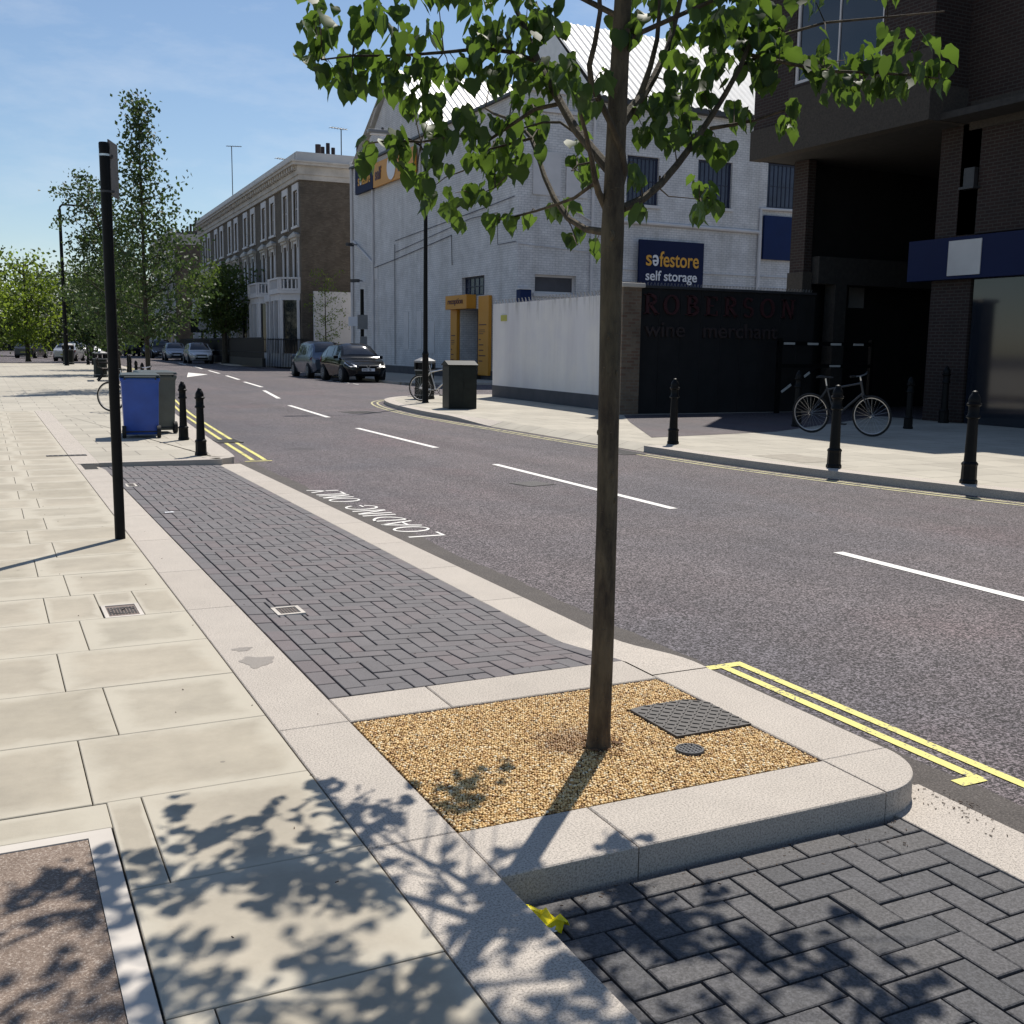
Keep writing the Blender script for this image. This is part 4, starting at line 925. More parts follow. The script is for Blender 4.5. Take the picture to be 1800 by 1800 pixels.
# gable above the street wall
b.poly([(22,68.2,12.9),(22,64.9,14.4),(22,61.3,17.0),(22,55.4,12.9)])
wh=[(5.65,7.44,8.34,10.54),(9.67,11.72,8.49,10.68),(13.9,16.0,8.7,10.9),(.9,3.05,4.03,4.88)]
wallgrid(b,(22,44.9,0),(1,0,0),(0,-1,0),24,12.9,wh,.3)
b.poly([(22,69.2,0),(46,69.2,0),(46,69.2,12.9),(22,69.2,12.9)]); b.poly([(46,44.9,0),(46,69.2,0),(46,69.2,12.9),(46,44.9,12.9)])
b.build('wall','whitebrick',root,world=True)
b=MB()
def corr(bm,p00,p10,p01,p11,n,amp=.05):   # corrugated sheet between two edges; ribs run p0->p1
    P=[Vector(q) for q in (p00,p10,p01,p11)]; nn=(P[1]-P[0]).cross(P[2]-P[0]).normalized(); vs=[];fs=[]
    if nn.z<0: nn=-nn
    for i in range(n*4+1):
        t=i/(n*4); o_=nn*(amp if i%4 in (1,2) else 0); vs+=[P[0].lerp(P[1],t)+o_,P[2].lerp(P[3],t)+o_]
    for i in range(n*4): fs.append((2*i,2*i+2,2*i+3,2*i+1))
    bm.add(vs,fs)
corr(b,(21.7,55.2,12.85),(36,55.2,12.85),(21.7,61.3,17.15),(36,61.3,17.15),36); b.poly([(21.7,61.3,17.15),(36,61.3,17.15),(36,68.4,12.9),(21.7,68.4,12.9)])
corr(b,(26,44.6,12.95),(46,44.6,12.95),(26,50.2,17.6),(46,50.2,17.6),50); b.poly([(26,50.2,17.6),(46,50.2,17.6),(46,56,13),(26,56,13)]); b.poly([(22.1,45,12.5),(46,45,12.5),(46,69,12.5),(22.1,69,12.5)])
b.poly([(26,44.8,12.8),(26,50.2,17.5),(26,56,12.8)])
b.build('roof','metalroof',root,world=True)
b=MB(); b.box(21.8,44.7,12.72,21.98,69.3,12.84); b.box(25.5,44.5,12.72,46,44.88,12.92); b.build('gutter','darkgrey',root,world=True)
b=MB(); b.tube([(21.68,64.5,14.6),(21.68,61.2,17.15),(21.68,55.1,12.8)],.06,6); b.build('bargeboard','lead',root,world=True)
b=MB(); b.box(21.85,44.75,12.0,25.6,44.88,12.15); b.box(21.9,44.78,12.84,25.4,45.1,13.15); b.build('cornice','whitepaint',root,world=True)
MB().box(21.94,44.86,0,21.995,69.2,.42).build('plinth','slate',root,world=True)
window(root,(22,44.9,0),(0,1,0),(-1,0,0),3.6,6.35,4.05,5.0,.25,'blueglass','bluemetal',(4,1),.08)
window(root,(22,44.9,0),(1,0,0),(0,-1,0),5.65,7.44,8.34,10.54,.2,'blueglass','bluemetal',(7,1),.09,'whitepaint'); window(root,(22,44.9,0),(1,0,0),(0,-1,0),9.67,11.72,8.49,10.68,.2,'blueglass','bluemetal',(7,1),.09,'whitepaint')
window(root,(22,44.9,0),(1,0,0),(0,-1,0),13.9,16.0,8.7,10.9,.2,'blueglass','bluemetal',(7,1),.09,'whitepaint'); window(root,(22,44.9,0),(1,0,0),(0,-1,0),.9,3.05,4.03,4.88,.25,'slate','whitepaint',(0,0),.1,'whitepaint')
b=MB(); b.box(22.93,48.8,.28,23.0,51.4,3.42); b.build('door','bluesign',root,world=True); MB().box(22.9,49.0,.3,22.93,49.9,3.2).build('door_pane','glass',root,world=True)
b=MB(); b.box(21.2,48.7,0,22.9,51.5,.14); b.box(21.6,48.75,.14,22.9,51.45,.28); b.build('doorstep','pier_conc',root,world=True)
b=MB(); b.tube([(21.9,64.9,.1),(21.9,64.9,6.4),(21.9,64.9,12.7)],.07,8); b.tube([(21.9,69.1,.1),(21.9,69.1,13.2)],.1,8); b.tube([(21.9,64.9,6.6),(21.9,66.3,7.2),(21.9,68.8,8.2)],.06,8); b.build('downpipe','whitepaint',root,world=True); b=MB(); b.tube([(21.93,61,.5),(21.93,61,7.4)],.022,5)
b.tube([(21.94,64.7,6.3),(21.94,60.9,6.55),(21.94,52.5,7.2),(21.94,52.4,5.7)],.02,5); b.tube([(21.94,61,7.6),(21.94,48,8.15),(21.94,45.2,8.3)],.018,5); b.tube([(21.94,61,6.95),(21.94,50,7.8),(21.94,47,7.75),(21.94,46.9,6.3),(21.94,45,6.3)],.016,5)
b.build('cables','darkgrey',root,world=True); b=MB(); b.tube([(27.4,44.8,7.5),(35.4,44.8,7.45),(35.5,44.8,7.3),(35.5,44.8,.2)],.09,8); b.tube([(35.5,44.8,7.3),(35.5,44.8,8.6),(37.8,44.8,8.65)],.08,8); b.tube([(27.4,44.83,5.3),(44,44.83,5.3)],.025,5); b.tube([(27.4,44.83,4.75),(44,44.83,4.75)],.02,5)
b.tube([(25.8,44.8,12),(25.8,44.8,4)],.07,8); b.tube([(25.8,44.82,7.4),(23.6,44.82,8.3)],.04,6); b.tube([(22,44.84,6.2),(25.8,44.84,6.0)],.018,5); b.build('pipework','whitepaint',root,world=True)
for y,z0,z1 in [(56.8,1.4,3.5),(58.9,1.4,3.5),(54.9,1.2,2.9),(64.2,5.6,6.5)]: MB().box(21.97,y,z0,21.995,y+.75,z1).build('filled_opening','whitepaint',root,world=True)
b=MB(); b.box(22.7,44.84,8.4,24.1,44.88,10.3); b.box(24.4,44.84,8.4,25.5,44.88,10.3); b.build('blind_window','whitepaint',root,world=True)
# signs on warehouse : each its own thing
def panel(name,x0,y0,z0,x1,y1,z1,mat,lab,cat='sign'):
    cx,cy=(x0+x1)/2,(y0+y1)/2; r_=E(name,(cx,cy,z0),0,lab,cat); MB().box(x0,y0,z0,x1,y1,z1).build('board',mat,r_,world=True,bevel=.01); return r_
s=panel('store_sign',28.25,44.55,4.35,31.95,44.68,6.7,'bluesign','navy sign with amber and white store lettering on the white wall above the black boards')
def fit(body,name,o,x,y,wd,ht,mat,parent,bold=.01,ext=.01,descend=False):
    c=bpy.data.curves.new(name,'FONT'); c.body=body; c.size=1; c.extrude=.01; c.offset=min(bold,.012)
    t=bpy.data.objects.new('tmp',c); COL.objects.link(t); bpy.context.view_layer.update()
    me=bpy.data.meshes.new_from_object(t.evaluated_get(bpy.context.evaluated_depsgraph_get())); bpy.data.objects.remove(t)
    xs=[v.co.x for v in me.vertices]; ys=[v.co.y for v in me.vertices]; x0=min(xs); sx=wd/(max(xs)-x0); y0=min(ys) if not descend else 0; sy=ht/(max(ys)-y0)
    me.transform(Matrix.Diagonal((sx,sy,ext/.01,1))@Matrix.Translation((-x0,-y0,0))); me.materials.clear(); me.materials.append(MT[mat])
    me.transform(wm(parent).inverted()@fr(o,x,y)); q=bpy.data.objects.new(name,me); COL.objects.link(q); q.parent=parent; return q
def heavy(body,size,M,mat,parent,sx=1,bold=.02,ext=.01):
    return text('lettering',body,size,M,mat,parent,ext,sx,bold)
X_,Z_=(1,0,0),(0,0,1)
fit('s','lettering',(28.62,44.53,5.50),X_,Z_,.32,.50,'amber',s,.03); fit('festore','lettering',(29.38,44.53,5.48),X_,Z_,2.27,.72,'amber',s,.03)
fit('e','lettering',(29.33,44.53,6.02),(-1,0,0),(0,0,-1),.34,.52,'signwhite',s,.03)
fit('self storage','lettering',(28.62,44.53,4.83),X_,Z_,2.95,.46,'signwhite',s,.014,descend=True)
s=panel('rooftop_sign',21.72,64.3,10.95,21.9,67.75,12.6,'bluesign','small navy store sign high on the left end of the white warehouse')
fit('s','lettering',(21.70,67.1,11.4),(0,-1,0),Z_,.28,.45,'amber',s,.02); fit('e','lettering',(21.70,66.42,11.87),(0,1,0),(0,0,-1),.3,.47,'signwhite',s,.02); fit('festore','lettering',(21.70,66.36,11.38),(0,-1,0),Z_,1.6,.62,'amber',s,.02)
s=panel('banner_sign',21.74,57.4,10.95,21.9,64.28,12.35,'orange','long amber banner sign high on the white warehouse behind the leaves')
heavy('self',1.0,fr((21.72,63.9,11.35),(0,-1,0),(0,0,1)),'maroonink',s,.8,.02); heavy('st',1.0,fr((21.72,59.9,11.35),(0,-1,0),(0,0,1)),'maroonink',s,.8,.02)
MB().tube([(21.70,61,11.75),(21.73,61,11.75)],.72,28).build('disc','signwhite',s,world=True)
s=E('reception_sign',(21.5,50.8,3.45),0,'amber reception sign box over the blue entrance door','sign')
MB().box(21.45,49.4,3.42,21.97,52.1,4.1).build('board','orange',s,world=True,bevel=.015); fit('reception','lettering',(21.44,51.75,3.58),(0,-1,0),(0,0,1),1.9,.36,'maroonink',s,.016)
def infop(y0,y1,z0,z1,lab,seed):
    s=E('info_panel',(21.9,(y0+y1)/2,z0),0,lab,'sign'); MB().box(21.80,y0,z0,21.97,y1,z1).build('board','orange',s,world=True,bevel=.01)
    # small illegible lines of print
    b=MB(); rr=random.Random(seed); z=z1-1.35
    for k,(h,l) in enumerate([(.05,.5),(.03,.4),(.03,.42),(.03,.3),(.06,.12),(.05,.3),(.05,.3),(.05,.45),(.05,.25)]):
        b.box(21.79,y1-.12-l*(y1-y0-.2)/.6,z-h,21.80,y1-.12,z); z-=.09 if k in(1,2) else .26
    b.build('print_lines','maroonink',s,world=True)
infop(47.55,48.75,.2,4.0,'tall amber information panel on the right of the reception door',1); infop(51.42,52.25,.45,3.5,'narrow amber information panel on the left of the reception door',2)
s=E('wall_box',(22.25,44.7,3.5),0,'small blue box fixed to the white wall above the boundary wall','box'); MB().box(21.95,44.45,3.4,22.5,44.88,4.15).build('casing','bluepanel',s,world=True,bevel=.01); MB().box(21.9,44.4,4.15,22.55,44.88,4.2).build('cover','whitepaint',s,world=True)
s=E('blue_panel',(36.8,44.8,6.1),0,'plain dark blue panel on the white wall beside the dark brick block','panel'); MB().box(35.7,44.72,6.15,39,44.87,8.3).build('board','bluepanel',s,world=True)
def cctv(x,y,z,a,lab):
    s=E('security_camera',(x,y,z),0,lab,'camera'); MB().tube([(x,y,z),(x-.4,y,z+.05)],.04,8).build('bracket','grey',s,world=True); M=Matrix.Rotation(a,3,'Z'); MB().obox((x-.5,y,z),(.28,.1,.1),M).build('housing','darkgrey',s,world=True,bevel=.02)
cctv(21.9,67.9,7.9,.5,'security camera on a bracket high at the left corner of the white wall'); cctv(21.9,66.9,5.6,-.6,'lower security camera on the left end of the white wall'); 
# street sign post near the warehouse corner
s=E('parking_sign_post',(17.05,52.2,0),0,'black post with small grey plates before the left end of the white wall','sign post'); MB().tube([(0,0,0),(0,0,4.3)],.09,10).build('pole','blackm',s,smooth=True); MB().box(-.28,-.14,2.35,.24,-.1,3.05).build('plate','grey',s); MB().box(-.75,-.13,2.5,-.28,-.11,2.95).build('plate','signwhite',s); MB().box(-.15,-.14,1.5,.2,-.1,2.0).build('plate','grey',s)
# ---- boundary wall with render
root=E('boundary_wall',(14.2,27,0),0,'pale rendered boundary wall with a spiked top and dark foot behind the cabinet','wall')
wp=[(14.42,31.1),(14.28,27.5),(14.1,24.3),(13.82,22.35)][::-1]
m_,_,_=strip(wp,0,.25,0,2.86); m_.build('wall','render',root,world=True); m_,_,_=strip(wp,-.012,0,0,.36); m_.build('plinth','slate',root,world=True)
b=MB()
for i in range(90):
    t=i/89*3; k=min(2,int(t)); p=Vector(wp[k]).lerp(Vector(wp[k+1]),t-k); b.tube([(p.x+.1,p.y-.02,2.86),(p.x+.04+(i%2)*.08,p.y,2.99)],.012,4)
b.build('spikes','grey',root,world=True)
for y,lb in ((30.2,'yellow label at the left end of the wall'),(23.3,'yellow label next to the tree trunk')):
    x=14.37 if y>30 else 13.94; M=Matrix.Rotation(R(3),3,'Z'); MB().obox((x-.01,y,2.42),(.006,.19,.09),M).build('label_plate','amberglow',root,world=True)
s=E('brick_pier',(13.7,22.1,0),0,'weathered brick gate pier between the pale wall and the black boards','pier'); MB().box(13.45,21.85,0,13.95,22.45,2.95).build('shaft','oldbrick',s,world=True); MB().box(13.38,21.78,2.95,14.02,22.5,3.05).build('cap','stucco',s,world=True,bevel=.02)
# ---- black boarded wall with lettering
s=E('boarded_wall',(16.5,22.1,0),0,'long black boarded wall with faint raised wine merchant lettering','wall')
b=MB(); b.box(13.95,22.0,0,19.3,22.2,2.96); [b.box(13.95+k*.6,21.985,0,14.0+k*.6,22,2.95) for k in range(1,9)]; b.build('boards','blackwall',s,world=True)
MB().box(13.9,21.95,2.96,19.3,22.25,3.02).build('coping','darkgrey',s,world=True)
b=MB(); 
for k in range(110): x=14.0+k*.048; b.tube([(x,22.1,3.02),(x+(k%2)*.03,22.1,3.10)],.006,3)
b.build('spikes','grey',s,world=True)
def serif(word,x0,z0,H,adv,mat,sw,y=21.98):
    """raised serif capitals from strokes"""
    b=MB(); y0,y1=y-.035,y
    def bar(xa,za,xb,zb,wd):
        d=Vector((xb-xa,0,zb-za)); L_=d.length; M=Matrix((d.normalized(),Vector((0,1,0)),d.normalized().cross(Vector((0,1,0))))).transposed(); b.obox(((xa+xb)/2,(y0+y1)/2,(za+zb)/2),(L_/2,(y1-y0)/2,wd/2),M)
    def arc(cx,cz,rx,rz,a0,a1,wd,n=18):
        for k in range(n):
            a=R(a0+(a1-a0)*k/n);c=R(a0+(a1-a0)*(k+1)/n); th=wd*(.45+.55*abs(math.cos((a+c)/2))); bar(cx+rx*math.cos(a),cz+rz*math.sin(a),cx+rx*math.cos(c),cz+rz*math.sin(c),th)
    def ser(x,z,w_=.1): bar(x-w_,z,x+w_,z,.025)
    x=x0
    for ch in word:
        W_=adv*.62
        if ch in 'RBE':
            bar(x+.07,z0,x+.07,z0+H,sw); ser(x+.07,z0+.012); ser(x+.07,z0+H-.012)
        if ch=='R': arc(x+.07,z0+H*.74,W_*.62,H*.25,-90,90,sw); bar(x+W_*.4,z0+H*.48,x+W_*.95,z0,sw*.9); ser(x+W_*.95,z0+.012,.06)
        if ch=='B': arc(x+.07,z0+H*.75,W_*.55,H*.24,-90,90,sw); arc(x+.07,z0+H*.26,W_*.68,H*.25,-90,90,sw)
        if ch=='E': bar(x+.07,z0+.015,x+W_*.9,z0+.015,.035); bar(x+.07,z0+H-.015,x+W_*.85,z0+H-.015,.035); bar(x+.07,z0+H*.52,x+W_*.6,z0+H*.52,.03); bar(x+W_*.9,z0,x+W_*.9,z0+.12,.03); bar(x+W_*.85,z0+H,x+W_*.85,z0+H-.1,.03)
        if ch=='O': arc(x+W_*.52,z0+H/2,W_*.5,H*.47,0,360,sw,30)
        if ch=='S': arc(x+W_*.42,z0+H*.74,W_*.33,H*.24,30,270,sw*.9); arc(x+W_*.42,z0+H*.26,W_*.35,H*.25,90,-150,sw*.9)
        if ch=='N': bar(x+.07,z0,x+.07,z0+H,sw*.6); bar(x+W_*.95,z0,x+W_*.95,z0+H,sw*.6); bar(x+.07,z0+H,x+W_*.95,z0,sw); ser(x+.07,z0+.012,.07); ser(x+W_*.95,z0+H-.012,.07); ser(x+.05,z0+H-.012,.07)
        x+=adv*(1.08 if ch in 'ON' else .96)
    return b
serif('ROBERSON',14.12,2.36,.46,.585,None,.085).build('raised_letters','letters',s,world=True)
fit('wine   merchant','lower_letters',(14.14,21.97,1.83),X_,Z_,3.95,.36,'letters2',s,.003,.03)
# ---- dark brick block on the right
root=E('brick_office_block',(18.45,20,0),0,'dark brick block with a concrete band overhanging a shaded undercroft','building')
Hb=12.3; X0=18.45
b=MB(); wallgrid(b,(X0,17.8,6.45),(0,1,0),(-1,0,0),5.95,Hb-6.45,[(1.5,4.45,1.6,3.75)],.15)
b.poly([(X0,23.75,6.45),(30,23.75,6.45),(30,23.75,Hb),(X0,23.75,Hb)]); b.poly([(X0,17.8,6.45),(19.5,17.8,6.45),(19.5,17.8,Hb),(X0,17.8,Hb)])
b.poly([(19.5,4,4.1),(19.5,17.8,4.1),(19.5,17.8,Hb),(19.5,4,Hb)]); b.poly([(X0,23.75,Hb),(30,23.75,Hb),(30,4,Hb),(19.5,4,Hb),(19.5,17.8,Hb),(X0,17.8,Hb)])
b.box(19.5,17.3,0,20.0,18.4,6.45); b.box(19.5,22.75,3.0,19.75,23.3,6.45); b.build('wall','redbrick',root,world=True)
b=MB(); b.box(X0-.06,17.75,6.45,X0+.3,22.35,7.95); b.box(X0-.05,22.35,6.45,X0+.3,23.8,7.2); b.box(X0+.3,17.74,6.45,19.6,17.9,7.2); b.box(19.47,22.73,0,19.78,23.35,3.6); b.box(19.44,4,6.3,19.5,17.6,6.9); b.build('concrete_band','concrete',root,world=True)
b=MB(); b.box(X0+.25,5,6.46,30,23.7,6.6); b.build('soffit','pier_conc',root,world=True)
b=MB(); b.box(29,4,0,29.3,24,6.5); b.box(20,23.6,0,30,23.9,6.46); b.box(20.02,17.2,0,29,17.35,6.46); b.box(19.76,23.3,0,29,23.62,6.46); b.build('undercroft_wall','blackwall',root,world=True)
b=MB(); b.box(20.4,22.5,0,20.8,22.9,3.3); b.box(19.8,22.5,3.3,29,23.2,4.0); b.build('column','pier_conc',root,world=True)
window(root,(X0,17.8,6.45),(0,1,0),(-1,0,0),1.5,4.45,1.6,3.75,.1,'glass','whitepaint',(1,0),.08,None)
b=MB(); b.box(19.55,4,0,19.7,17.25,3.2); b.build('shop_window','glass',root,world=True)
b=MB(); b.box(19.3,4,3.15,19.6,18.95,4.05); fs_=b.build('shop_fascia','bluesign',root,world=True); MB().box(19.28,16.9,3.22,19.3,17.78,3.97).build('fascia_panel','lead',None)
q=bpy.data.objects['fascia_panel']; q.data.transform(wm(root).inverted()); q.parent=root
MB().box(21.6,23.27,2.75,22.15,23.29,3.35).build('notice_board','grey',root,world=True)
b=MB(); b.box(19.38,17.32,5.1,19.5,17.6,5.5); b.box(19.3,17.25,5.05,19.5,17.65,5.1); b.build('wall_light','darkgrey',root,world=True)
# gate with reflective strips
s=E('car_park_gate',(19,21.3,0),0,'dark car park gate with white reflective strips in the shaded undercroft','gate')
b=MB(); b.box(17.7,21.4,1.68,20.8,21.46,1.78); b.box(17.7,21.4,1.13,20.8,21.46,1.22); b.box(17.7,21.38,0,17.8,21.48,1.85); b.box(20.7,21.38,0,20.8,21.48,1.85); b.tube([(17.75,21.43,.5),(19.0,21.43,1.15)],.04,6); b.build('frame','blackm',s,world=True)
rs=plain('reflective_strip',(.5,.5,.48),.5,.05,5)
for xx in (17.85,18.6,19.35,20.1): MB().box(xx,21.385,1.695,xx+.34,21.40,1.75).build('reflective_strip',rs,s,world=True)
M=Matrix.Rotation(R(-32),3,'Y'); MB().box(19.35,21.385,1.15,19.7,21.40,1.2).build('reflective_strip',rs,s,world=True); MB().obox((17.98,21.385,.62),(.17,.006,.03),M).build('reflective_strip',rs,s,world=True); MB().obox((18.62,21.385,.96),(.1,.006,.03),M).build('reflective_strip',rs,s,world=True)
# ---- terrace
def house(name,loc,rz,lab,glass,corner=False,group='terraced houses with white bays'):
    root=E(name,loc,rz,lab,'house',group); W_=7.65; D=10
    # local: y along street 0..W_, x=0 street face, +x behind
    tops=[(.75,2.05,9.75,12.15),(4.0,5.3,9.75,12.15)]; mids=[(.8,2.0,6.15,8.55),(4.05,5.25,6.15,8.55)]
    gnd=[(5.9,7.0,.9,4.4)]
    b=MB(); wallgrid(b,(0,0,0),(0,1,0),(-1,0,0),W_,12.75,tops+mids+gnd,.35)
    b.poly([(0,0,0),(D,0,0),(D,0,12.75),(0,0,12.75)]); b.poly([(0,W_,0),(D,W_,0),(D,W_,12.75),(0,W_,12.75)]); b.poly([(D,0,0),(D,W_,0),(D,W_,12.75),(D,0,12.75)])
    b.build('wall','stock',root)
    def lw(*a,**k): 
        w_=window(root,*a,**k); return w_
    def loc_window(u0,u1,z0,z1,gl,dep=.2,bars=(0,1),sur='whitepaint'):
        b=MB(); b.box(-dep-.0+0,u0,z0,-dep,u0,z0)
        fr_=MB(); d0,d1=.12,.2
        fr_.box(d0,u0,z1-.08,d1,u1,z1); fr_.box(d0,u0,z0,d1,u1,z0+.08); fr_.box(d0,u0,z0+.08,d1-.002,u0+.07,z1-.08); fr_.box(d0,u1-.07,z0+.08,d1-.002,u1,z1-.08); fr_.box(d0+.01,u0+.07,(z0+z1)/2-.03,d1-.01,u1-.07,(z0+z1)/2+.03)
        f_=fr_.build('window','whitepaint',root); MB().box(d1-.03,u0+.02,z0+.02,d1+.02,u1-.02,z1-.02).build('pane',gl,f_)
        return f_
    for (u0,u1,z0,z1) in tops:
        f_=loc_window(u0,u1,z0,z1,glass); b=MB(); b.box(-.06,u0-.28,z0,.0-.003+.003,u0,z1+.45); b.box(-.06,u1,z0,0,u1+.28,z1+.45); b.box(-.058,u0,z1,0,u1,z1+.45); b.box(-.14,u0-.34,z0-.16,0,u1+.34,z0-.003); b.build('surround','whitepaint',f_)
    for (u0,u1,z0,z1) in mids:
        f_=loc_window(u0,u1,z0,z1,glass); b=MB(); b.box(-.08,u0-.3,z0,0,u0,z1+.2); b.box(-.08,u1,z0,0,u1+.3,z1+.2); b.box(-.078,u0,z1,0,u1,z1+.2); b.build('surround','whitepaint',f_)
        b=MB(); b.box(-.22,u0-.38,z1+.2,0,u1+.38,z1+.38); b.box(-.34,u0-.48,z1+.38,0,u1+.48,z1+.55); b.add([(-.34,u0-.5,z1+.55),(-.34,u1+.5,z1+.55),(0,u1+.5,z1+.6),(0,u0-.5,z1+.6),(-.2,(u0+u1)/2,z1+.82)],[(0,1,4),(1,2,4),(2,3,4),(3,0,4)]); b.box(-.16,u0-.3,z1-.3,-.08,u0-.06,z1+.2); b.box(-.16,u1+.06,z1-.3,-.08,u1+.3,z1+.2); b.build('window_hood','stucco',root)
    f_=loc_window(5.9,7.0,.9,4.4,'bluesign'); f_.name='door'
    # cornice and parapet
    b=MB(); b.box(-.16,0,12.7,D,W_,13.0); b.box(-.24,0,13.0,D,W_,13.35)
    for k in range(10): b.box(-.5,.2+k*W_/10,13.35,-.24,.5+k*W_/10,13.62)
    b.box(-.3,0,13.35,D,W_,13.62); b.box(-.62,0,13.62,D,W_,13.8); b.box(-.7,0,13.8,D,W_,13.9); b.build('cornice','stucco',root)
    MB().box(-.3,-.0,13.9,-.02,W_,14.5).build('parapet','lead',root); MB().box(0,0,13.9,D,W_,14.05).build('roof','slate',root)
    if corner:
        MB().box(-.3,-.3,13.9,D,.28,14.5).build('parapet','lead',root)
        b=MB(); b.box(-.16,-.12,12.7,D,0,13.05); b.box(-.24,-.2,13.05,D,0,13.62); b.box(-.62,-.5,13.62,D,0,13.8); b.box(-.7,-.58,13.8,D,0,13.9); b.build('side_cornice','stucco',root)
        for k in range(3): MB().tube([(1.4+2.9*k,.5,13.9),(1.4+2.9*k,.5,15.2+.3*(k%2))],.2,8).build('chimney_pot','terracotta',root)

    b=MB(); b.box(3.2,W_-.5,13.9,4.6,W_-.05,15.7); b.build('chimney','stock',root)
    for k in range(3): MB().tube([(3.5+.4*k,W_-.27,15.7),(3.5+.4*k,W_-.27,16.3+.3*(k%2))],.15,8).build('chimney_pot','terracotta',root)
    # white bay: canted
    yb0,yb1=.5,5.2; dpt=1.25; pts=[(0,yb0),(-dpt,yb0+.75),(-dpt,yb1-.75),(0,yb1)]
    bay=MB(); bay.prism([(0.05,yb0)]+pts[1:3]+[(.05,yb1)],0,.95); bay.prism([(0.05,yb0)]+pts[1:3]+[(.05,yb1)],4.65,5.3)
    bay.prism([(0,yb0-.12),(-dpt-.14,yb0+.66),(-dpt-.14,yb1-.66),(0,yb1+.12)],5.1,5.3)
    for k in range(3):
        p=Vector(pts[k]);q=Vector(pts[k+1]); d=(q-p).normalized(); nn=Vector((-abs(d.y),0)) ; L_=(q-p).length; nrm=Vector((-d.y,d.x)); 
        M=Matrix((Vector((d.x,d.y,0)),Vector((nrm.x,nrm.y,0)),Vector((0,0,1)))).transposed()
        segs=[0,L_] if k!=1 else [0,L_/2,L_]
        for t in ([.0,L_] if k!=1 else [0,L_/2,L_]):
            t=min(max(t,.12),L_-.12); c=p+d*t; bay.obox((c.x,c.y,2.8),(.10,.12,1.86),M)
    bay.build('bay','whitepaint',root)
    gl=MB(); ip=[(0,yb0+.1),(-dpt+.12,yb0+.8),(-dpt+.12,yb1-.8),(0,yb1-.1)]; gl.prism([(.03,yb0+.1)]+ip[1:3]+[(.03,yb1-.1)],.9,4.7); gl.build('bay_window','glass',root)
    bal=MB(); 
    for k in range(3):
        p=Vector(pts[k]);q=Vector(pts[k+1]); d=(q-p).normalized(); M=Matrix((Vector((d.x,d.y,0)),Vector((-d.y,d.x,0)),Vector((0,0,1)))).transposed(); L_=(q-p).length; c=(p+q)/2
        bal.obox((c.x,c.y,6.15),(L_/2,.1,.06),M); bal.obox((c.x,c.y,5.38),(L_/2,.1,.07),M); n=max(2,int(L_/.28))
        for j in range(n+1): c=p+d*L_*j/n; bal.obox((c.x,c.y,5.75),(.05,.05,.32),M)
        for c in (p,q): bal.obox((c.x,c.y,5.75),(.13,.13,.45),M)
    bal.build('balustrade','whitepaint',root)
    b=MB(); b.box(-1.0,5.55,0,0,5.8,4.7); b.box(-1.0,7.1,0,0,7.35,4.7); b.box(-1.1,5.45,4.7,0,7.45,5.2); b.box(-1.4,5.6,0,0,7.3,.5); b.build('porch','whitepaint',root)
    return root
t0=Vector((20.15,75.0)); tdir=Vector((math.sin(R(1.7)),math.cos(R(1.7))))
hz=-R(1.7)
h1=house('terraced_house',(t0.x,t0.y,0),hz,'corner terraced house with dark open windows and a blank brick side wall','glass',True)
h2=house('terraced_house',(*(t0+tdir*7.65),0),hz,'second terraced house from the brick corner, with dark windows','glass')
h3=house('terraced_house',(*(t0+tdir*15.3),0),hz,'third terraced house from the brick corner, with pale blinds','blind')
for k,lb in ((3,'fourth terraced house from the brick corner, above the round tree'),(4,'fifth terraced house from the brick corner, behind the round tree'),(5,'farthest house of the long terrace, at its left end in the photo')):
    place(copy_tree(h3),(*(t0+tdir*7.65*k),0),hz,lb)
place(copy_tree(h3),(20.3,130,0),R(-2),'first house of the next terrace, its brick side wall beyond the side street'); 
for k,lb in ((1,'second house of the next terrace, hidden behind leaves'),(2,'third house of the next terrace, far down the street')): place(copy_tree(h3),(20.3+.25*k,130+7.65*k,0),R(-2),lb)
# aerials
def aerial(x,y,z,h,lab,rz):
    s=E('tv_aerial',(x,y,z),rz,lab,'aerial','rooftop aerials'); MB().tube([(0,0,0),(0,0,h)],.04,5).build('mast','darkgrey',s)
    b=MB(); b.tube([(-.9,0,h),(.5,0,h)],.03,4)
    for k in range(6): b.tube([(-.8+.22*k,-.35,h),(-.8+.22*k,.35,h)],.015,3)
    b.build('antenna','darkgrey',s)
aerial(22.5,88,13.9,2.2,'rooftop aerial second from the brick corner, on the terrace roof',.3); aerial(24,78,13.9,3.0,'rooftop aerial nearest the brick corner of the terrace',.2); aerial(21.6,104,13.9,5.6,'tall thin aerial mast above the middle of the terrace',2.8)
# garden wall at brick side, with railings
s=E('garden_wall',(22,73.6,0),0,'white painted garden wall below the blank brick side of the corner house','wall'); MB().box(20.6,73.5,0,30,73.75,5.2).build('wall','whitepaint',s,world=True)
s=E('railings',(19,95,0),0,'black iron railings in front of the long terrace','railings'); 
p0=t0+Vector((-2.6,.5)); p1=p0+tdir*46
b=MB(); n=190
for i in range(n+1):
    p=p0.lerp(p1,i/n); b.tube([(p.x,p.y,.5),(p.x,p.y,2.05)],.034,4)
for z in (1.0,1.95): b.tube([(p0.x,p0.y,z),(p1.x,p1.y,z)],.03,4)
b.build('bars','railing',s,world=True); m_,_,_=strip([tuple(p0),tuple(p1)],-.12,.12,0,.6); m_.build('low_wall','railing',s,world=True)
s=E('railings',(20,74.6,0),0,'short black railings on the street corner in front of the brick side','railings'); b=MB()
for i in range(28): x=17.7+.22*i*.5; b.tube([(x,75.0,.0),(x,75.0,2.0)],.028,4)
b.tube([(17.7,75,1.9),(20.8,75,1.9)],.03,4); b.build('bars','railing',s,world=True)
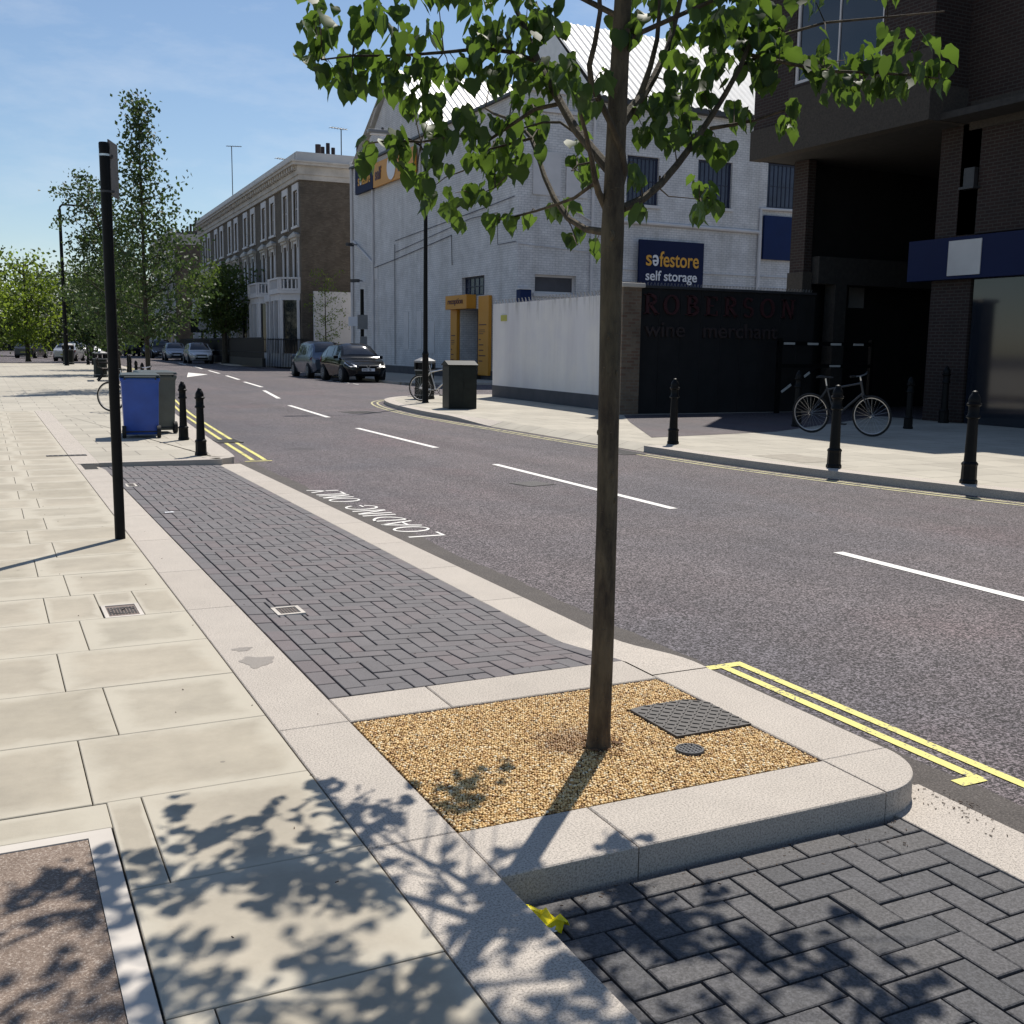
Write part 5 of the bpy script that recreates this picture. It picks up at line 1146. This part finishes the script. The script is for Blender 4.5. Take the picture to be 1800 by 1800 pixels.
# estate boards
def board(x,y,h,c,lab,circle=False):
    s=E('agent_board',(x,y,0),R(-6),lab,'sign',"estate agents' boards"); MB().tube([(0,0,0),(0,0,h)],.05,6).build('post','signwhite',s); bd=MB().box(-.8,-.06,h-1.3,.8,-.02,h).build('board',c,s)
    if circle: MB().tube([(.25,-.06,h-.65),(.25,-.08,h-.65)],.45,18).build('disc','blind',bd)
board(18.6,106,3.9,'greenm','dark agent board with a pale disc left of the round tree',True); board(17.9,118,3.9,'darkgrey','dark agent board with a white strip, left of the disc board'); board(16.8,150,4.2,'darkgrey','dark agent board far left behind the street tree')
# ================================================================ TREES
def leafmesh(name,pts,size,mat,parent,seed,heart=False,nrm_up=.5,hang=False):
    rng=np.random.default_rng(seed); n=len(pts); pts=np.array(pts)
    if heart:
        ol=np.array([(0,0,0),(.20,.09,0),(.38,.0,0),(.47,-.22,0),(.45,-.48,0),(.31,-.73,0),(.12,-.90,0),(0,-1.10,0),(-.12,-.90,0),(-.31,-.73,0),(-.45,-.48,0),(-.47,-.22,0),(-.38,.0,0),(-.20,.09,0)],float)
        mid=np.array([(0,-.15,0),(0,-.45,0),(0,-.76,0)],float); T_=np.vstack([ol,mid]); T_[:,2]=.30*np.abs(T_[:,0])-.25*(T_[:,1]+.45)**2
        T_[[3,5,11],2]-=.06; T_[[4,10,12],2]+=.04
        F_=[(0,1,14),(1,2,14),(2,3,14),(3,4,15,14),(4,5,16,15),(5,6,16),(6,7,16),(7,8,16),(8,9,16),(9,10,15,16),(10,11,14,15),(11,12,14),(12,13,14),(13,0,14)]
    else:
        T_=np.array([(0,.5,0),(.36,.05,.1),(0,-.55,-.05),(-.36,.05,.1)],float); F_=[(0,1,2),(0,2,3)]
    s=rng.uniform(.65,1.2,n)*size
    az=rng.uniform(0,2*np.pi,n)
    if hang: ti=rng.normal(R(72),R(20),n)          # blade hangs tip-down
    else: ti=rng.uniform(-1.2,1.2,n)
    rl=rng.uniform(-.6,.6,n) if hang else rng.uniform(0,6.28,n)
    V=np.repeat(T_[None],n,0)
    if heart: V=V*np.stack([rng.uniform(.72,1.12,n),np.ones(n),rng.uniform(-.3,2.2,n)],-1)[:,None,:]; V[:,:,2]+=rng.uniform(-.35,.35,n)[:,None]*V[:,:,0]*(V[:,:,1]+.4)
    V=V*s[:,None,None]
    # roll about y, tilt about x, azimuth about z
    x,y,z=V[:,:,0],V[:,:,1],V[:,:,2]; cr,sr=np.cos(rl)[:,None],np.sin(rl)[:,None]; x,z=x*cr+z*sr,-x*sr+z*cr
    ct,st_=np.cos(ti)[:,None],np.sin(ti)[:,None]; y,z=y*ct-z*st_,y*st_+z*ct
    ca,sa=np.cos(az)[:,None],np.sin(az)[:,None]; x,y=x*ca-y*sa,x*sa+y*ca
    W=np.stack([x,y,z],-1)+pts[:,None,:]; W=W.reshape(-1,3)
    nt=len(T_); faces=[]; ls=[];lt=[]
    base=np.arange(n)*nt; cols=[]
    li=[];tot=[]
    for f in F_: tot.append(len(f))
    loops=np.concatenate([np.array(f) for f in F_]); LI=(loops[None]+base[:,None]).ravel(); TT=np.tile(np.array(tot),n); LS=np.concatenate([[0],np.cumsum(TT)[:-1]])
    me=bpy.data.meshes.new(name); me.vertices.add(len(W)); me.vertices.foreach_set('co',W.astype('f').ravel()); me.loops.add(len(LI)); me.loops.foreach_set('vertex_index',LI.astype('i')); me.polygons.add(len(TT)); me.polygons.foreach_set('loop_start',LS.astype('i')); me.polygons.foreach_set('loop_total',TT.astype('i')); me.update(calc_edges=True)
    me.polygons.foreach_set('use_smooth',[True]*len(TT)); me.materials.append(MT[mat]); o=bpy.data.objects.new(name,me); COL.objects.link(o); o.parent=parent; return o
def tree(name,loc,h,r_,base,nleaf,size,mat,lab,seed,shape='oval',lean=(0,0),group=None,tr=.07,nb=26,sm_=None,barkm='bark_far'):
    rr=random.Random(seed); root=E(name,(loc[0],loc[1],0),0,lab,'tree',group)
    def axis(z): t=z/h; return Vector((lean[0]*t*t,lean[1]*t*t,z))
    b=MB(); zs=[0,.03*h,.2*h,.4*h,.6*h,.8*h,.97*h]; b.tube([axis(z)+Vector((rr.uniform(-.02,.02),rr.uniform(-.02,.02),0))*(z>0) for z in zs],[tr*1.5,tr*1.1,tr,tr*.8,tr*.55,tr*.3,tr*.1],8); b.build('trunk',barkm,root,smooth=True)
    def prof(t):
        if shape=='cone': return (1-t)**.75*(.35+.65*min(1,t*5))+.08
        if shape=='spire': return max(.11,(1-t)**1.3*1.2)*(min(1,.5+t*3.2))
        return math.sqrt(max(0.02,1-(2*t-1)**2))*(.9+.1*math.sin(9*t))
    pts=[];bb=MB(); ncl=max(nb,1)
    for k in range(nb):
        t=(k+rr.random())/nb; z=base+(h-base)*t*.96; rad=r_*prof(t)*rr.uniform(.7,1.12); a=k*2.4+rr.uniform(-.5,.5)
        z0=max(base*.75,z-rad*rr.uniform(.5,.9)); p0=axis(z0); e=axis(z)+Vector((math.cos(a)*rad,math.sin(a)*rad,0)); m1=p0.lerp(e,.5)+Vector((0,0,-.08*rad))
        bb.tube([p0,m1,e],[tr*.35,tr*.2,tr*.06],5)
        nl=int(nleaf/nb*(.25+.95*rad/r_))
        # sub clumps along the limb
        subs=[(p0.lerp(m1,.7),.5),(m1,.8),(m1.lerp(e,.5),1),(e,1)]
        ss=[]
        for c,wt in subs:
            for _ in range(3): ss.append(c+Vector((rr.gauss(0,1),rr.gauss(0,1),rr.gauss(0,.8)))*rad*.22)
        cs=(sm_ or .16)*max(.5,r_/2)
        for _ in range(nl):
            c=rr.choice(ss); q=c+Vector((rr.gauss(0,1),rr.gauss(0,1),rr.gauss(0,.75)))*cs; pts.append(tuple(q))
    bb.build('branches',barkm,root,smooth=True)
    leafmesh('crown',pts,size,mat,root,seed); return root
G='street trees along the left pavement'
tree('street_tree',(4.9,37.6),9.6,2.45,2.2,9500,.14,'leaf_mid','slender young street tree with an airy pointed crown just right of the sign post',11,'spire',tr=.075,nb=44,sm_=.17,group=G)
tree('street_tree',(5.95,56),9.6,2.3,2.2,7500,.17,'leaf_mid','airy street tree behind the sign post, left of the slender pointed one',12,'oval',(-1.2,0),tr=.1,nb=34,sm_=.2,group=G)
tree('street_tree',(7.0,66),7.4,2.6,2.0,5000,.19,'leaf_mid','lower street tree filling in behind the slender pointed tree',13,'oval',(1.0,0),tr=.1,nb=24,group=G)
tree('round_tree',(17.6,89.2),7.9,3.0,3.3,8000,.24,'leaf_green','dense rounded tree with a short trunk in front of the terrace',14,'oval',tr=.22,nb=34,sm_=.22,group='trees on the far right pavement')
tree('wall_tree',(20.9,71.9),7.0,1.5,1.7,1300,.12,'leaf_bright','thin sparse sapling in front of the white garden wall',15,'oval',tr=.05,nb=20,sm_=.18)
GB='trees closing the far end of the street'
for i,(x,y,h,r_,mt,lb) in enumerate([(-1.5,86,8.6,3.6,'leaf_bright','bright green tree at the far left edge of the photo'),(3.2,92,8.2,3.4,'leaf_bright','bright yellow-green tree behind the tall far lamp'),(8.3,98,8,3.2,'leaf_mid','mid green tree above the silver saloon'),(11.5,118,9.5,4,'leaf_bright','yellow-green tree behind the sign post, far down the street'),
  (15.5,165,12,5,'leaf_dark','dark tree at the far end of the street behind the dark hatchback'),(21,172,12,5.5,'leaf_mid','tree at the far end of the street right of the slender trunk'),(6,135,10,5,'leaf_dark','dark tree far left beyond the parked cars'),(-6,100,10,4.5,'leaf_mid','green tree beyond the left edge of the pavement'),(0,140,12,6,'leaf_dark','large dark tree far behind the left lamp'),(11,180,13,6,'leaf_dark','large dark tree closing the street above the white car'),(19.2,152,8,3,'leaf_mid','green tree in front of the next terrace')]):
    tree('far_tree',(x,y),h,r_,1.9,3600,.30 if y<125 else .42,mt,lb,30+i,'oval',tr=.16,nb=22,sm_=.3,group=GB)
# hedge mass beyond
def hedge():
    rr=random.Random(3); pts=[]
    for _ in range(9000): x=rr.uniform(-40,26); pts.append((x,195+rr.uniform(-3,3),rr.uniform(0,9)*rr.random()**.3+rr.random()))
    r_=E('far_wood',(-5,195,0),0,'dark wooded mass closing the view at the far end of the street','wood'); leafmesh('crown',pts,1.1,'leaf_dark',r_,5); r_['kind']='stuff'
    MB().box(-40,197,0,26,199,5).build('undergrowth','dark',r_,world=True)
hedge()
# ---- the main lime tree, posed from the photograph
def PX_(px,py,dw=0.):
    wd=3.86+dw; v=fwd*wd+r1*((px-900)/F*wd)-u1*((py-900)/F*wd); return Vector((v.x,v.y,v.z+CH))
def main_tree():
    root=E('lime_tree',(2.045,3.41,0),0,'young lime tree with heart-shaped leaves growing from the golden gravel','tree')
    base=Vector((2.045,3.41,-.01)); rr=random.Random(21)
    # trunk axis: near vertical, radius from photo
    tp=[(0,.052),(.025,.047),(.07,.0435),(.4,.041),(.9,.0385),(1.35,.0385),(1.7,.039),(1.93,.041),(2.1,.036),(2.35,.034),(2.6,.031),(2.9,.027),(3.3,.021),(3.8,.014),(4.4,.006)]
    ax=lambda z: Vector((2.045+.012*math.sin(z*2.2)+.012*z*.5,3.41+.01*math.sin(z*1.7),z))
    b=MB(); b.tube([ax(z)-Vector((0,0,.01)) for z,_ in tp],[r_ for _,r_ in tp],18)
    for z,a,q in ((.55,4.2,.007),(.33,5.4,.006),(1.05,4.6,.009),(1.42,4.9,.008),(1.66,.5,.012),(1.2,2.8,.01),(1.9,4,.015),(1.55,3.9,.01),(.95,5,.008)):   # knots
        c=ax(z)+Vector((math.cos(a),math.sin(a),0))*.034; b.torus(c,q,q*.5,'X',8,5)
    b.build('trunk','bark',root,world=True,smooth=True)
    bb=MB()
    def br(pl,r0_,r1_,dws): 
        n=len(pl); P=[PX_(x,y,dws[0]+(dws[1]-dws[0])*i/(n-1)) for i,(x,y) in enumerate(pl)]; bb.tube(P,[r0_+(r1_-r0_)*i/(n-1) for i in range(n)],8); return P
    B=[]
    B.append(br([(1062,408),(1030,403),(1000,385),(975,350),(957,310),(945,272),(933,242),(915,222),(895,209),(868,200),(853,190)],.0135,.005,(0,1.0)))
    B.append(br([(1072,300),(1040,262),(1010,225),(985,180),(962,140),(945,105),(925,55),(900,0),(880,-60)],.020,.008,(0,.7)))
    B.append(br([(1068,372),(1052,338),(1046,315),(1040,280),(1030,235),(1012,170),(1000,110)],.014,.004,(0,-.3)))
    B.append(br([(1090,325),(1097,300),(1092,260),(1078,225),(1058,185),(1040,150),(1036,115),(1046,75),(1055,20),(1050,-60)],.016,.007,(-.02,-.3)))
    B.append(br([(1095,366),(1130,350),(1160,325),(1190,290),(1220,250),(1250,205),(1275,165),(1300,120),(1325,60),(1350,0),(1370,-70)],.016,.007,(0,.5)))
    B.append(br([(1088,225),(1110,192),(1132,165),(1150,135),(1172,90),(1185,45),(1205,-40)],.019,.009,(0,.4)))
    B.append(br([(1110,197),(1128,160),(1143,118),(1155,70),(1160,10),(1155,-80)],.013,.006,(.1,.2)))
    B.append(br([(1045,322),(1010,348),(970,362),(942,371),(915,378),(880,386),(858,398)],.007,.003,(.05,.75)))
    B.append(br([(1248,226),(1290,219),(1325,212),(1360,200),(1385,192)],.008,.003,(.35,.4)))
    B.append(br([(1312,95),(1370,108),(1450,125),(1540,128),(1600,132),(1650,138)],.008,.003,(.4,.0)))
    B.append(br([(945,108),(900,92),(850,85),(780,92),(700,98),(620,98),(565,105)],.010,.003,(.5,.35)))
    B.append(br([(985,182),(940,192),(895,222),(860,246),(800,238),(740,250),(690,246),(648,252)],.009,.003,(.35,.6)))
    B.append(br([(935,243),(900,252),(862,262),(830,282),(815,300)],.006,.002,(.5,.6)))
    B.append(br([(1020,240),(985,215),(955,215),(920,225),(900,300),(870,330),(835,345)],.006,.002,(.3,.75)))
    B.append(br([(1160,310),(1158,330),(1175,345),(1230,350)],.004,.0015,(.15,.4)))
    B.append(br([(1300,120),(1330,100),(1380,60),(1450,40),(1560,30),(1660,20)],.008,.003,(.4,.5)))
    B.append(br([(1040,285),(1015,290),(1005,300)],.004,.0015,(-.05,-.1))); B.append(br([(995,380),(1005,400),(1015,430)],.003,.0015,(.25,.3)))
    for k in range(30):    # upper limbs above the picture
        z=2.55+1.75*(k+rr.random())/30; a=k*2.4; L_=(1.25*(1-(z-2.5)/2.6)**.6+.15)*rr.uniform(.75,1.1); p=ax(z); d=Vector((math.cos(a),math.sin(a),0)); e=p+d*L_+Vector((0,0,L_*rr.uniform(.35,.7)))
        P=[p,p.lerp(e,.5)+Vector((0,0,-.05)),e]; bb.tube(P,[.011,.006,.002],6); B.append([p.lerp(e,t/6)+Vector((0,0,-.05*math.sin(t/6*3.14))) for t in range(7)])
    # leaf clusters: photo clusters (px,py,spread,count)
    cl=[(585,130,34,11),(560,112,22,5),(618,160,22,6),(610,120,25,6),(665,135,32,9),(640,112,20,5),(690,165,24,7),(735,120,34,9),(750,160,28,8),(690,112,20,5),(790,140,34,10),(720,190,20,5),(700,150,18,4),
        (648,262,16,5),(640,285,12,4),(690,250,16,6),(692,285,16,5),(705,262,12,4),(765,205,20,5),(800,120,24,7),(850,115,26,8),(880,130,22,6),(865,150,18,5),(822,212,22,7),(775,243,26,9),(755,280,26,8),(740,318,16,6),(750,350,14,5),(730,340,10,3),
        (810,245,26,8),(842,285,26,9),(870,300,22,7),(832,338,18,6),(800,352,20,6),(795,385,14,6),(848,350,12,4),(905,300,16,6),(912,262,18,6),(885,225,20,6),(880,258,18,5),(868,388,12,5),(895,390,13,6),(932,388,8,3),(952,240,24,9),(932,200,20,7),(905,165,20,6),(942,140,24,8),(972,160,20,6),(1000,130,22,7),(965,120,20,6),(920,115,22,7),
        (1012,285,10,4),(1022,318,9,4),(1046,300,9,4),(1015,250,12,4),(980,372,8,4),(1000,372,9,4),(1018,412,9,4),(1000,425,7,3),(1046,440,10,5),(968,378,6,3),
        (1040,190,14,5),(1020,160,16,5),(1065,140,16,4),(1120,200,14,5),(1150,180,18,6),(1190,175,22,8),(1160,215,16,6),(1200,225,16,7),(1205,130,30,11),(1250,125,26,9),(1230,170,20,7),(1270,105,24,8),(1130,240,10,4),(1180,245,14,5),(1115,300,8,3),(1122,318,7,3),(1122,373,8,4),
        (1240,252,16,7),(1262,272,16,7),(1225,240,12,5),(1228,330,13,5),(1245,345,11,5),(1232,375,11,5),(1255,370,9,4),(1290,195,14,6),(1310,205,12,5),(1325,125,22,9),(1345,145,16,7),(1300,95,22,7),(1378,215,10,5),(1390,235,8,3),(1352,105,16,5),
        (1395,190,8,4),(1462,148,18,8),(1495,165,18,8),(1535,160,18,8),(1565,150,15,6),(1590,158,12,5),(1485,120,18,7),(1560,118,20,7),(1620,122,18,7),(1650,128,12,5),(1660,145,8,2),(1420,112,14,5),(1445,115,12,4),(1530,110,18,6)]
    rr2=random.Random(77)
    for _ in range(48): cl.append((rr2.uniform(540,1640),rr2.uniform(-40,85),rr2.uniform(20,32),rr2.randint(4,8)))
    allp=[(p,i) for i,L_ in enumerate(B) for p in L_]
    pts=[]
    for (px,py,sp,n) in cl:
        c0=PX_(px,py,0)
        # depth from nearest branch in the picture
        best=None
        for p,i in allp[:]:
            v=p-Vector((0,0,CH)); w_=v.dot(fwd); sx=900+F*v.dot(r1)/w_; sy=900-F*v.dot(u1)/w_
            d=(sx-px)**2+((sy-py)*.8)**2
            if best is None or d<best[0]: best=(d,w_-3.86,p)
        dw=best[1]+rr2.uniform(-.12,.12) if best[0]<120**2 else rr2.uniform(-.5,.5)
        if 925<px<1055 and py>190: dw=rr2.uniform(.7,1.05)
        c=PX_(px,py,dw)
        # twig joining cluster to its limb
        if best[0]<150**2 : bb.tube([best[2],best[2].lerp(c,.5)+Vector((0,0,.03)),c+Vector((0,0,.03))],[.0032,.0022,.0012],4)
        for _ in range(int(n*1.25)): 
            q=PX_(px+rr2.gauss(0,sp*.6),py+rr2.gauss(0,sp*.55)-12,dw+rr2.gauss(0,.07)); pts.append(tuple(q))
    for L_ in B[-30:]:
        for _ in range(58):
            p=rr2.choice(L_[2:]); q=p+Vector((rr2.gauss(0,.11),rr2.gauss(0,.11),rr2.gauss(0,.08))); pts.append(tuple(q))
    bb.build('branches','bark',root,world=True,smooth=True)
    o=leafmesh('crown',pts,.072,'leaf',root,9,heart=True,hang=True); o.data.transform(wm(root).inverted())
main_tree()
# dead leaves and weeds at the foot of the trunk
rr=random.Random(5); b=MB()
for k in range(46):
    a=rr.uniform(0,6.28); q=.05+abs(rr.gauss(0,.035)); M=Matrix.Rotation(rr.uniform(0,3),3,'Z')@Matrix.Rotation(rr.uniform(-.5,.5),3,'X'); b.obox((2.045+q*math.cos(a),3.41+q*math.sin(a),.005),(rr.uniform(.004,.012),.003,.001),M)
b.build('leaf_litter',plain('dry_leaf',(.12,.06,.025),.9),kind='stuff',label='dry brown leaf litter around the foot of the lime tree',cat='leaf litter')
